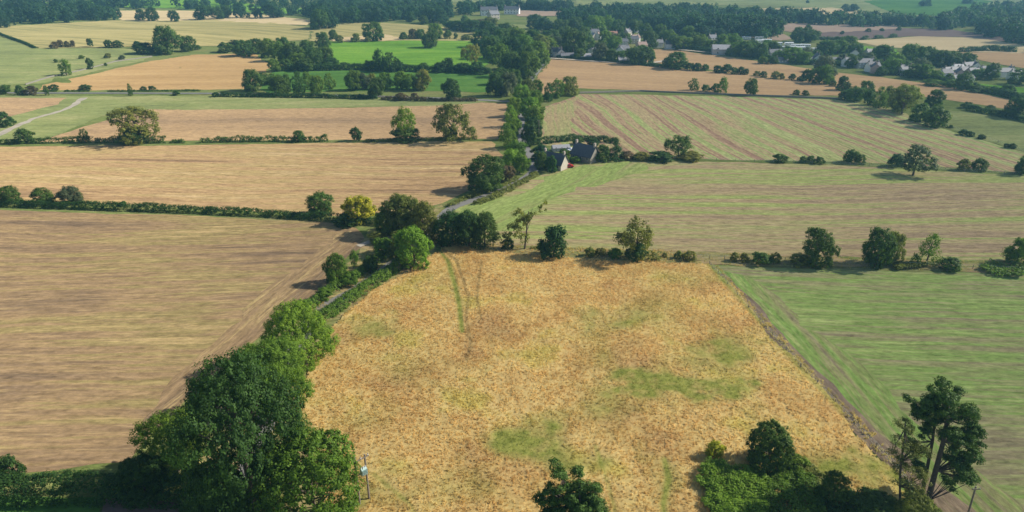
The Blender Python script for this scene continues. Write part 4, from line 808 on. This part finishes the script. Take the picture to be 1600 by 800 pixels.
# village trees
vt = [(872, 82, 26, 22, 'grey'), (862, 68, 22, 26, 'dark'), (884, 66, 24, 24, 'dark'), (896, 88, 44, 34, 'deep'), (912, 84, 34, 26, 'deep'), (912, 66, 24, 24, 'dark'), (876, 52, 22, 26, 'deep'), (898, 48, 22, 26, 'deep'), (850, 52, 26, 26, 'blue'), (836, 46, 24, 24, 'blue'), (930, 54, 30, 30, 'deep'), (948, 50, 26, 28, 'mid'), (966, 56, 26, 24, 'deep'),
      (946, 74, 26, 24, 'mid'), (960, 80, 24, 22, 'mid'), (938, 94, 28, 24, 'grey'), (955, 96, 20, 18, 'deep'), (972, 97, 18, 16, 'mid'), (992, 101, 28, 28, 'dark'), (1010, 101, 28, 26, 'dark'), (1002, 90, 20, 20, 'mid'), (978, 70, 18, 16, 'dark'), (990, 54, 24, 22, 'deep'), (1008, 58, 22, 20, 'deep'), (1016, 76, 28, 22, 'deep'), (1032, 64, 26, 24, 'deep'),
      (1046, 66, 20, 18, 'mid'), (1054, 76, 22, 20, 'deep'), (1068, 78, 22, 24, 'mid'), (1082, 76, 26, 24, 'deep'), (1096, 78, 24, 22, 'mid'), (1112, 80, 18, 20, 'mid'), (1128, 80, 26, 22, 'deep'), (1146, 76, 24, 22, 'mid'), (1150, 88, 22, 24, 'mid'), (1168, 90, 26, 30, 'dark'), (1190, 92, 26, 22, 'deep'), (1206, 84, 20, 22, 'dark'), (1218, 96, 18, 22, 'mid'), (1076, 58, 18, 22, 'deep'),
      (1100, 60, 20, 24, 'blue'), (1124, 62, 18, 22, 'blue'), (1240, 98, 24, 28, 'mid'), (1256, 100, 20, 22, 'mid'), (1250, 66, 24, 26, 'dark'), (1268, 66, 20, 24, 'dark'), (1262, 52, 14, 10, 'dark'), (1290, 88, 26, 30, 'deep'), (1310, 84, 22, 26, 'deep'), (1326, 82, 26, 30, 'deep'), (1340, 90, 22, 18, 'deep'), (1288, 112, 26, 26, 'grey'), (1300, 122, 16, 16, 'grey'),
      (1334, 106, 20, 20, 'dark'), (1356, 102, 20, 20, 'grey'), (1384, 100, 30, 32, 'deep'), (1394, 116, 26, 26, 'deep'), (1412, 116, 22, 22, 'dark'), (1378, 118, 14, 18, 'dark'), (1425, 96, 28, 30, 'deep'), (1450, 102, 30, 30, 'deep'), (1470, 104, 26, 28, 'deep'), (1430, 122, 22, 24, 'deep'), (1448, 124, 24, 24, 'deep'), (1464, 128, 18, 20, 'mid'), (1488, 104, 24, 26, 'deep'), (1510, 104, 22, 24, 'deep'),
      (1508, 140, 26, 26, 'dark'), (1526, 124, 16, 22, 'deep'), (1552, 124, 26, 24, 'deep'), (1572, 122, 16, 20, 'dark'), (1596, 132, 24, 30, 'deep'), (1574, 148, 16, 22, 'deep'), (1546, 146, 10, 18, 'mid'), (1590, 154, 10, 22, 'mid'), (1486, 136, 12, 20, 'mid'), (1460, 134, 10, 26, 'mid'), (1528, 144, 10, 22, 'dark')]
vt += [(905, 92, 16, 16, 'mid'), (885, 84, 18, 18, 'dark'), (1014, 90, 16, 18, 'dark'), (956, 68, 18, 18, 'grey'),
       (1176, 80, 18, 18, 'dark'), (1200, 76, 14, 14, 'mid'), (1216, 86, 16, 16, 'grey'), (1232, 88, 16, 18, 'dark'), (1246, 90, 16, 16, 'mid'), (1262, 90, 16, 18, 'grey'), (1275, 92, 14, 14, 'dark'), (1192, 100, 12, 14, 'mid'), (1208, 100, 12, 16, 'dark'),
       (1344, 100, 16, 16, 'mid'), (1330, 98, 14, 16, 'dark'), (1316, 100, 16, 18, 'grey'), (1368, 106, 14, 16, 'dark'), (1376, 92, 20, 20, 'dark'), (1404, 104, 20, 20, 'mid'), (1440, 110, 20, 20, 'grey'), (1502, 112, 12, 12, 'dark'), (1490, 120, 10, 12, 'mid'), (1516, 116, 12, 12, 'dark'), (1536, 122, 14, 14, 'mid'), (1560, 112, 14, 16, 'grey'), (1588, 116, 14, 18, 'dark'), (1484, 127, 12, 14, 'mid'), (1500, 126, 11, 12, 'dark'), (1508, 122, 12, 12, 'grey'), (1522, 122, 12, 12, 'dark'), (1530, 118, 12, 14, 'mid'), (1497, 116, 12, 11, 'dark')]
vt.sort(key=lambda t: t[0]); vt = [t[:4] + (('dark' if i % 3 else 'mid') if t[4] == 'deep' else t[4],) for i, t in enumerate(vt)]
row('trees of the left village end', [(x, y, h, w, 'round', c) for x, y, h, w, c in vt if x < 964][:30], 'village trees')
vrest = [t for t in vt if t[0] >= 964]
row('trees of the inner village', [(x, y, h, w, 'round', c) for x, y, h, w, c in vrest if x < 1115], 'village trees')
row('trees around the caravans', [(x, y, h, w, 'round', c) for x, y, h, w, c in vrest if 1115 <= x < 1300][:29], 'village trees')
row('tall trees at the right village end', [(x, y, h, w, 'round', c) for x, y, h, w, c in vrest if x >= 1300 and y < 123][:30], 'village trees')
row('low trees below the right village end', [(x, y, h, w, 'bush', c) for x, y, h, w, c in vrest if x >= 1300 and y >= 123][:30], 'village trees')
hedge('dark hedge between the village and the upper orange field', [(1060, 76), (1150, 88), (1250, 100), (1340, 104), (1440, 124), (1500, 135), (1590, 156), (1700, 176)], 3.5, 4, 'deep', .8, 1.1)
hedge('dark hedge under the village gardens above the orange field', [(870, 91), (930, 95), (1000, 102), (1060, 108)], 2.2, 3, 'deep', .6, 1.1)
hedge('dark hedge crossing the pale field above the village', [(1500, 81), (1545, 79), (1600, 82), (1660, 86)], 4, 4, 'deep', .8, 1.1, gaps=.2)
hedge('thin hedge on the near side of the ploughed field', [(1265, 62), (1340, 63), (1400, 58)], 3, 3, 'deep', .8, 1.0, gaps=.3)
hedge('thin straight hedge crossing the left pasture', [(-60, 47), (0, 54), (55, 76)], 1.8, 1.6, 'deep', .5, 1.0)

# ---------------------------------------------------------------- far woods
wood('dense dark wood on the left beyond the striped hill field', [(-200, 56), (0, 44), (100, 36), (188, 33), (188, 27), (110, 18), (0, 16), (-200, 14)], 300)
wood('belt of dark trees above the left pale field', [(110, 14), (300, 16), (470, 26), (476, 22), (300, 11), (0, 4)], 60, (9, 15), name='tree_belt')
wood('dark wood beyond the olive pasture', [(490, 34), (560, 38), (610, 34), (680, 28), (740, 22), (740, 18), (640, 14), (500, 14), (470, 20)], 200)
wood('dark wood behind the far manor', [(740, 18), (800, 16), (880, 18), (900, 15), (860, 13), (760, 14)], 60, (9, 14))
wood('long bluish wood above the village', [(870, 44), (940, 42), (1000, 46), (1080, 56), (1200, 62), (1215, 54), (1200, 48), (1120, 44), (1000, 32), (900, 28)], 300)
wood('second bluish wood higher above the village', [(930, 22), (1000, 24), (1180, 36), (1340, 42), (1330, 35), (1180, 28), (1050, 20), (920, 17)], 170, (9, 15))
wood('patchy wood above the ploughed field', [(1330, 42), (1420, 42), (1480, 48), (1480, 42), (1400, 36), (1330, 36)], 50, (9, 15))
wood('large dark wood on the far right hillside', [(1462, 44), (1530, 56), (1600, 72), (1800, 98), (1900, 70), (1800, 30), (1640, 14), (1560, 18), (1500, 28), (1460, 36)], 400)
wood('scattered dark trees along the top of the farthest pastures', [(240, 8), (640, 14), (640, 6), (340, 2)], 60, (9, 14), name='tree_belt')
wood('loose belt of trees at the top of the view beyond the manor', [(560, 10), (900, 10), (900, 6), (640, 6)], 30, (8, 12), name='tree_belt')
row('lone trees on the farthest hill', [(1447, 10, 14, 16, 'round', 'blue'), (1512, 6, 10, 14, 'round', 'blue'), (1334, 18, 12, 14, 'round', 'blue'), (1322, 18, 12, 12, 'round', 'blue'), (1356, 28, 8, 8, 'bush', 'blue'), (1262, 5, 5, 5, 'bush', 'blue')])
row('trees on the rosy fallow field', [(1316, 54, 6, 6, 'bush', 'deep'), (1357, 50, 6, 8, 'bush', 'deep'), (1378, 49, 5, 7, 'bush', 'deep'), (1405, 48, 6, 8, 'bush', 'deep'), (1215, 47, 20, 20, 'round', 'blue'), (1200, 44, 14, 16, 'round', 'blue')])

# ---------------------------------------------------------------- pale dry stone wall, fences
STONE = plain('dry_stone', (.17, .155, .12), .9, .3, 2.0, bump=.06)
def wallrun(label, px, h=1.2, w=.6, name='dry_stone_wall'):
    pts = [P(*p) for p in px]; q = []
    for a, b in zip(pts[:-1], pts[1:]):
        k = max(1, int(np.linalg.norm(b - a) / 12))
        for j in range(k): q.append(a + (b - a) * j / k)
    q.append(pts[-1]); V = []; F = []
    for i, p in enumerate(q):
        d = q[min(i + 1, len(q) - 1)] - q[max(i - 1, 0)]; n = np.array((-d[1], d[0], 0)); n /= np.linalg.norm(n) + 1e-9; z = float(terr(p[0], p[1]))
        hh = h * (.9 + .2 * float(vnoise(p[0] / 5, p[1] / 5)))
        for sgn, zz, ww in ((1, -.2, w / 2), (1, hh, w * .32), (-1, hh, w * .32), (-1, -.2, w / 2)): V.append((p[0] + n[0] * sgn * ww, p[1] + n[1] * sgn * ww, z + zz))
    for i in range(len(q) - 1):
        for k in range(3): F.append((4 * i + k, 4 * i + k + 1, 4 * i + 5 + k, 4 * i + 4 + k))
    return tag(link(name, np_mesh(name, np.array(V), np.array(F), STONE)), label, 'wall')
wallrun('pale dry stone wall between the green pasture and orange hill field', [(40, 133), (75, 122), (130, 110), (180, 97), (238, 89)], .9, .45)
wallrun('low grey stone wall along the far edge of the orange right field', [(906, 146), (1000, 143), (1150, 149), (1310, 155)], .9)
POSTM = plain('grey_post', (.22, .19, .14), .9, .3, 3)
def fence(label, px, step=6.0, h=1.2):
    pts = [P(*p) for p in px]; root = empty('wire_fence', pts[0]); tag(root, label, 'fence'); o = pts[0]; first = None; q = []
    for a, b in zip(pts[:-1], pts[1:]):
        k = max(1, int(np.linalg.norm(b - a) / step))
        for j in range(k): q.append(a + (b - a) * j / k)
    q.append(pts[-1]); q = [np.array((p[0], p[1], float(terr(p[0], p[1])))) - o for p in q][:98]
    for p in q:
        if first is None:
            bm = bmesh.new(); bx(bm, -.05, .05, -.05, .05, -.3, h); first = bm_obj('post', bm, POSTM, root); c = first
        else: c = first.copy(); COL.objects.link(c); c.parent = root
        c.location = [float(v) for v in p]
    parts = []
    for z in (.4, .8, 1.12): parts.append(tube_np([p + np.array((0, 0, z)) for p in q], [.012] * len(q), 4))
    V, F = join_np(parts); link('wire', np_mesh('wire', V, F, STEEL), root)
fence('wire fence between the striped upper field and the middle right field', [(1090, 250), (1300, 257), (1600, 274), (1700, 280)])
fence('wire fence on wooden posts beside the pale green field on the right', [(1474, 196), (1540, 217), (1600, 238), (1680, 262)])
fence('post and wire fence on the boundary above the near right field', [(1085, 404), (1250, 410), (1440, 417), (1600, 424), (1680, 428)], 3.5)
fence('wire fence separating the golden field from the near right field', [(1108, 414), (1250, 575), (1405, 740), (1460, 830)], 5.5)

# ---------------------------------------------------------------- buildings
SLATE = plain('slate_roof', (.13, .135, .15), .7, .25, 1.5, bump=.03, usecol=True)
WALLM = plain('rendered_wall', (.6, .56, .48), .85, .12, .8, usecol=True)
GLASS = plain('window_glass', (.03, .035, .045), .15, .1, 1)
TRIM = plain('white_trim', (.75, .74, .70), .5, .05, 1)
CHIM = plain('chimney_stone', (.35, .30, .25), .9, .2, 2)
def house_proto(Lx, Wy, hw, hr, wins=3, chim=1, dorm=False):
    """returns dict of meshes (gable ends at +-x)"""
    d = {}
    bm = bmesh.new(); x, y = Lx / 2, Wy / 2
    v = [bm.verts.new(p) for p in [(-x, -y, -.4), (x, -y, -.4), (x, y, -.4), (-x, y, -.4), (-x, -y, hw), (x, -y, hw), (x, y, hw), (-x, y, hw), (-x, 0, hw + hr), (x, 0, hw + hr)]]
    for f in ((0, 1, 5, 4), (2, 3, 7, 6), (1, 2, 6, 9, 5), (3, 0, 4, 8, 7), (4, 5, 9, 8), (6, 7, 8, 9)): bm.faces.new([v[i] for i in f])
    me = bpy.data.meshes.new('wall'); bm.to_mesh(me); bm.free(); me.materials.append(WALLM); d['wall'] = [me]
    bm = bmesh.new(); o = .35; t = .18; k = hr / y
    for sgn in (-1, 1):
        a = [(-x - o, sgn * (y + o), hw - k * o + .02), (x + o, sgn * (y + o), hw - k * o + .02), (x + o, 0, hw + hr + .02), (-x - o, 0, hw + hr + .02)]
        lo = [bm.verts.new(p) for p in a]; hi = [bm.verts.new((p[0], p[1], p[2] + t)) for p in a]
        bm.faces.new(hi); bm.faces.new(lo[::-1])
        for i in range(4): bm.faces.new((lo[i], lo[(i + 1) % 4], hi[(i + 1) % 4], hi[i]))
    me = bpy.data.meshes.new('roof'); bm.to_mesh(me); bm.free(); me.materials.append(SLATE); d['roof'] = [me]
    d['chimney'] = []
    for c in range(chim):
        bm = bmesh.new(); cx = (-1 if c == 0 else 1) * (x - .5); bx(bm, cx - .4, cx + .4, -.45, .45, hw + hr - .6, hw + hr + 1.1); bx(bm, cx - .48, cx + .48, -.53, .53, hw + hr + 1.1, hw + hr + 1.22)
        for q in (-.2, .2): bx(bm, cx - .12, cx + .12, q - .12, q + .12, hw + hr + 1.22, hw + hr + 1.55)
        me = bpy.data.meshes.new('chimney'); bm.to_mesh(me); bm.free(); me.materials.append(CHIM); d['chimney'].append(me)
    d['window'] = []
    fl = [1.0] if hw < 3.5 else [.9, 3.3]
    for z in fl:
        for i in range(wins):
            wx = -x + (i + .5) * Lx / wins
            for sgn in (-1, 1):
                bm = bmesh.new(); y0 = sgn * (y + .004); bx(bm, wx - .5, wx + .5, min(y0, y0 + sgn * .05), max(y0, y0 + sgn * .05), z, z + 1.25)
                me = bpy.data.meshes.new('window'); bm.to_mesh(me); bm.free(); me.materials.append(TRIM)
                bm = bmesh.new(); y1 = y0 + sgn * .054
                for (a0, a1) in ((-.42, -.03), (.03, .42)): bx(bm, wx + a0, wx + a1, min(y1, y1 + sgn * .02), max(y1, y1 + sgn * .02), z + .08, z + 1.17)
                mg = bpy.data.meshes.new('pane'); bm.to_mesh(mg); bm.free(); mg.materials.append(GLASS); d['window'].append((me, mg))
    return d
HP = {'house': house_proto(10, 7, 5.0, 3.0, 3, 2), 'bungalow': house_proto(12, 7, 2.7, 2.2, 4, 1), 'terrace': house_proto(16, 7, 5.0, 2.8, 5, 2), 'barn': house_proto(18, 9, 3.6, 2.4, 3, 0), 'cottage': house_proto(10.5, 6.5, 2.7, 4.0, 3, 2)}
WC = {'white': (.66, .65, .62), 'cream': (.40, .36, .29), 'stone': (.22, .20, .165), 'grey': (.4, .4, .4), 'pink': (.5, .36, .3)}
RC = {'slate': (.07, .075, .09), 'grey': (.14, .14, .15), 'brown': (.20, .13, .10), 'pale': (.24, .24, .25), 'red': (.26, .12, .08)}
def house(label, x, y, kind='house', rz=0, wall='white', roof='slate', sc=1.0, name='house', cat='house', group=None, small=False):
    p = P(x, y); root = empty(name, p, rz, (sc, sc, sc)); tag(root, label, cat, group); d = HP[kind]
    o = link('wall', d['wall'][0], root); o.color = (*WC[wall], 1)
    o = link('roof', d['roof'][0], root); o.color = (*RC[roof], 1)
    for m in d['chimney']: link('chimney', m, root)
    for m, g in d['window']:
        w = link('window', m, root)
        if not small: link('pane', g, w)
    return root
house('cream gabled cottage with grey roof beside the lane bend', 866, 262, 'cottage', -.6, 'cream', 'slate', .82, 'cottage', 'cottage')
house('stone cottage with steep slate roof and pale gable edge among garden trees', 914, 250, 'cottage', -.75, 'stone', 'slate', .88, 'cottage', 'cottage')
house('small grey roofed outbuilding behind the cream cottage', 876, 235, 'barn', .2, 'grey', 'pale', .38, 'outbuilding', 'outbuilding')
def car(label, x, y, rz, col):
    p = P(x, y); root = empty('parked_car', p, rz); tag(root, label, 'car')
    bm = bmesh.new(); prof = [(-2.1, .35), (-2.15, .75), (-1.9, .95), (-1.4, 1.0), (-.9, 1.45), (.7, 1.48), (1.3, 1.02), (2.0, .85), (2.15, .6), (2.1, .35)]
    a = [bm.verts.new((q[0], -.85 if q[1] < 1.1 else -.7, q[1])) for q in prof]; b = [bm.verts.new((q[0], .85 if q[1] < 1.1 else .7, q[1])) for q in prof]
    bm.faces.new(a); bm.faces.new(b[::-1])
    for i in range(len(prof)): j = (i + 1) % len(prof); bm.faces.new((a[j], a[i], b[i], b[j]))
    bmesh.ops.recalc_face_normals(bm, faces=bm.faces[:])
    bm_obj('body', bm, plain('car_paint', col, .3, .03, 1), root)
    for sgn in (-1, 1):
        bm = bmesh.new(); v = [bm.verts.new((q[0], sgn * (.86 if q[1] < 1.1 else .725), q[1])) for q in ((-1.2, 1.05), (-.82, 1.4), (.62, 1.42), (1.05, 1.05))]
        bm.faces.new(v); bm_obj('side_window', bm, GLASS, root)
    for wx in (-1.35, 1.35):
        for sgn in (-1, 1):
            bm = bmesh.new(); bmesh.ops.create_cone(bm, cap_ends=True, segments=16, radius1=.33, radius2=.33, depth=.22)
            bmesh.ops.rotate(bm, verts=bm.verts, matrix=__import__('mathutils').Matrix.Rotation(R(90), 3, 'X')); bmesh.ops.translate(bm, verts=bm.verts, vec=(wx, sgn * .8, .33)); bm_obj('wheel', bm, plain('tyre', (.02, .02, .02), .8, .1, 2), root)
car('bright red car parked before the cream cottage', 887, 262, .15, (.45, .015, .015))
car('small white car parked between the two cottages', 895, 237, .4, (.8, .8, .8))
car('pale car on the drive beside the stone cottage', 903, 247, .1, (.6, .62, .64))
row('small shrubs in the cottage garden', [(900, 254, 9, 14, 'bush', 'mid'), (932, 252, 14, 14, 'bush', 'mid'), (880, 244, 12, 12, 'bush', 'dark'), (904, 226, 12, 16, 'bush', 'dark'), (858, 256, 14, 12, 'bush', 'dark'), (885, 251, 8, 14, 'bush', 'light'), (888, 243, 8, 12, 'bush', 'mid'), (897, 252, 7, 12, 'bush', 'mid'), (926, 228, 12, 20, 'bush', 'deep')])

vh = [(870, 88, 'house', .3, 'white', 'slate'), (876, 90, 'house', 1.6, 'white', 'grey'), (880, 78, 'house', .2, 'white', 'grey'), (886, 91, 'bungalow', .1, 'white', 'grey'), (916, 92, 'bungalow', .2, 'stone', 'pale'), (922, 62, 'terrace', 2.2, 'cream', 'pale'), (929, 56, 'house', .4, 'white', 'slate'), (934, 62, 'house', 1.3, 'white', 'brown'), (924, 84, 'house', .1, 'grey', 'pale'),
      (908, 42, 'house', 1.2, 'cream', 'brown'), (967, 72, 'terrace', .2, 'grey', 'slate'), (976, 70, 'house', 1.7, 'white', 'slate'), (985, 68, 'terrace', .1, 'cream', 'slate'), (992, 66, 'house', .6, 'white', 'brown'), (968, 86, 'house', 1.4, 'white', 'slate'), (974, 84, 'house', .2, 'white', 'grey'), (976, 98, 'bungalow', .1, 'cream', 'pale'), (1002, 78, 'house', .4, 'pink', 'brown'), (997, 50, 'house', .5, 'white', 'pale'),
      (1009, 50, 'house', 1.8, 'white', 'slate'), (1027, 74, 'house', .2, 'white', 'grey'), (1046, 76, 'house', .1, 'white', 'slate'), (1053, 74, 'house', 1.5, 'pink', 'slate'), (1062, 50, 'bungalow', .1, 'white', 'pale'), (980, 56, 'house', .9, 'cream', 'grey'), (957, 60, 'house', .2, 'pink', 'red'), (1112, 66, 'house', .5, 'stone', 'slate')]
def hrow(where, its, group):
    its = sorted(its, key=lambda t: t[0])
    for k, (x, y, kd, rz, wl, rf) in enumerate(its):
        house(f"{wl} {kd if kd != 'terrace' else 'terraced house'} with {rf} roof, {ORD[k]} from left among {where}", x, y, kd, rz, wl, rf, .7 if 'right' in where else .8, group=group, small=True)
hrow('houses of the left village end', vh, 'village houses')
vh2 = [(1212, 90, 'terrace', .2, 'grey', 'slate'), (1222, 98, 'bungalow', .1, 'grey', 'grey'), (1232, 96, 'house', .4, 'white', 'slate'), (1268, 98, 'bungalow', .1, 'cream', 'grey'), (1276, 98, 'house', 1.4, 'white', 'slate'), (1334, 90, 'house', 1.2, 'white', 'slate'), (1358, 90, 'house', .3, 'white', 'grey'), (1325, 104, 'house', .3, 'white', 'slate'), (1349, 106, 'terrace', .2, 'grey', 'slate'), (1362, 112, 'house', .2, 'white', 'slate'),
       (1366, 114, 'house', 1.2, 'pink', 'slate'), (1412, 117, 'house', .2, 'white', 'grey'), (1434, 94, 'house', .2, 'white', 'slate'), (1480, 96, 'house', .2, 'white', 'grey'), (1305, 98, 'bungalow', .2, 'white', 'slate')]
hrow('houses of the middle village', vh2, 'village houses')
vh3 = [(1476, 122, 'house', .2, 'white', 'slate'), (1484, 118, 'terrace', .3, 'grey', 'grey'), (1494, 114, 'house', .2, 'white', 'pale'), (1497, 122, 'house', 1.2, 'pink', 'slate'), (1504, 118, 'house', .3, 'white', 'slate'), (1512, 110, 'terrace', .4, 'cream', 'slate'), (1518, 120, 'house', .2, 'pink', 'grey'), (1522, 110, 'house', 1.3, 'white', 'slate'), (1538, 117, 'house', .2, 'white', 'slate'),
       (1566, 120, 'terrace', .2, 'white', 'slate'), (1578, 118, 'house', 1.2, 'white', 'grey'), (1584, 124, 'house', .2, 'white', 'slate'), (1488, 126, 'bungalow', .2, 'white', 'grey'), (1508, 126, 'bungalow', .1, 'white', 'slate')]
hrow('houses of the right village end', vh3, 'village houses')
house('long low pale roofed shed at the edge of the upper orange field', 1134, 85, 'barn', -.12, 'grey', 'pale', 1.2, 'shed', 'shed')
house('white walled manor wing, left one of the two far manor wings', 764, 24, 'terrace', .2, 'white', 'slate', 1.3, 'manor_house', 'manor')
house('white walled manor wing standing apart on the right', 800, 22, 'terrace', -.2, 'white', 'slate', 1.2, 'manor_house', 'manor')
house('cream farmhouse below the manor wings', 771, 30, 'house', .6, 'cream', 'grey', 1.2, 'farmhouse', 'house')
house('small white house on the edge of the dark wood', 609, 20, 'house', .3, 'white', 'pale', 1.0)
house('lone white cottage beyond the left dark wood', 180, -1, 'bungalow', .2, 'white', 'grey', 1.0)
# static caravans
def caravan():
    root = empty('static_caravan', (0, 0, 0))
    bm = bmesh.new(); bx(bm, -5.5, 5.5, -1.8, 1.8, .5, 2.9); bmesh.ops.bevel(bm, geom=bm.edges[:], offset=.12, segments=2, affect='EDGES'); bm_obj('body', bm, TRIM, root)
    bm = bmesh.new()
    v = [bm.verts.new(p) for p in [(-5.6, -1.95, 2.92), (5.6, -1.95, 2.92), (5.6, 1.95, 2.92), (-5.6, 1.95, 2.92), (-5.6, 0, 3.5), (5.6, 0, 3.5)]]
    for f in ((0, 1, 5, 4), (2, 3, 4, 5), (1, 2, 5), (3, 0, 4), (3, 2, 1, 0)): bm.faces.new([v[i] for i in f])
    bm_obj('roof', bm, plain('caravan_roof', (.45, .48, .50), .5, .05, 1), root)
    for x in (-4.2, -2.4, .6, 2.4, 4.2):
        bm = bmesh.new(); bx(bm, x - .5, x + .5, -1.84, -1.81, 1.5, 2.4); bm_obj('window', bm, GLASS, root)
    bm = bmesh.new(); bx(bm, -5.3, 5.3, -1.6, 1.6, -.2, .5); bm_obj('skirt', bm, CHIM, root)
    return root
c0 = caravan()
for k, (x, y) in enumerate([(1166, 62), (1186, 62), (1185, 67), (1198, 66), (1214, 71), (1232, 71), (1221, 77), (1236, 77), (1250, 78), (1258, 74), (1272, 80), (1184, 73), (1243, 74)]):
    if k == 0: r = c0
    else:
        r = c0.copy(); COL.objects.link(r)
        for ch in c0.children:
            d = ch.copy(); COL.objects.link(d); d.parent = r
    r.location = [float(v) for v in P(x, y)]; r.rotation_euler.z = -.05 + .25 * ((k * 7) % 3 - 1)
    order = sorted([1166, 1186, 1185, 1198, 1214, 1232, 1221, 1236, 1250, 1258, 1272, 1184, 1243]).index(x)
    r.scale = (.72, .72, .8)
    tag(r, f'white static caravan, {ORD[order]} from left in the caravan park', 'caravan', 'static caravans in the park')

# ---------------------------------------------------------------- air
bm = bmesh.new(); bx(bm, -3600, 3600, -320, 5400, -12, 82)
hm, nt, out = new_mat('haze'); pv = N(nt, 'ShaderNodeVolumePrincipled'); pv.inputs['Color'].default_value = (.30, .68, 1, 1); pv.inputs['Density'].default_value = .00015; pv.inputs['Anisotropy'].default_value = .2
L(nt, pv.outputs[0], out.inputs['Volume']); tag(bm_obj('haze', bm, hm), 'thin bluish air over the whole valley', 'haze', kind='stuff')
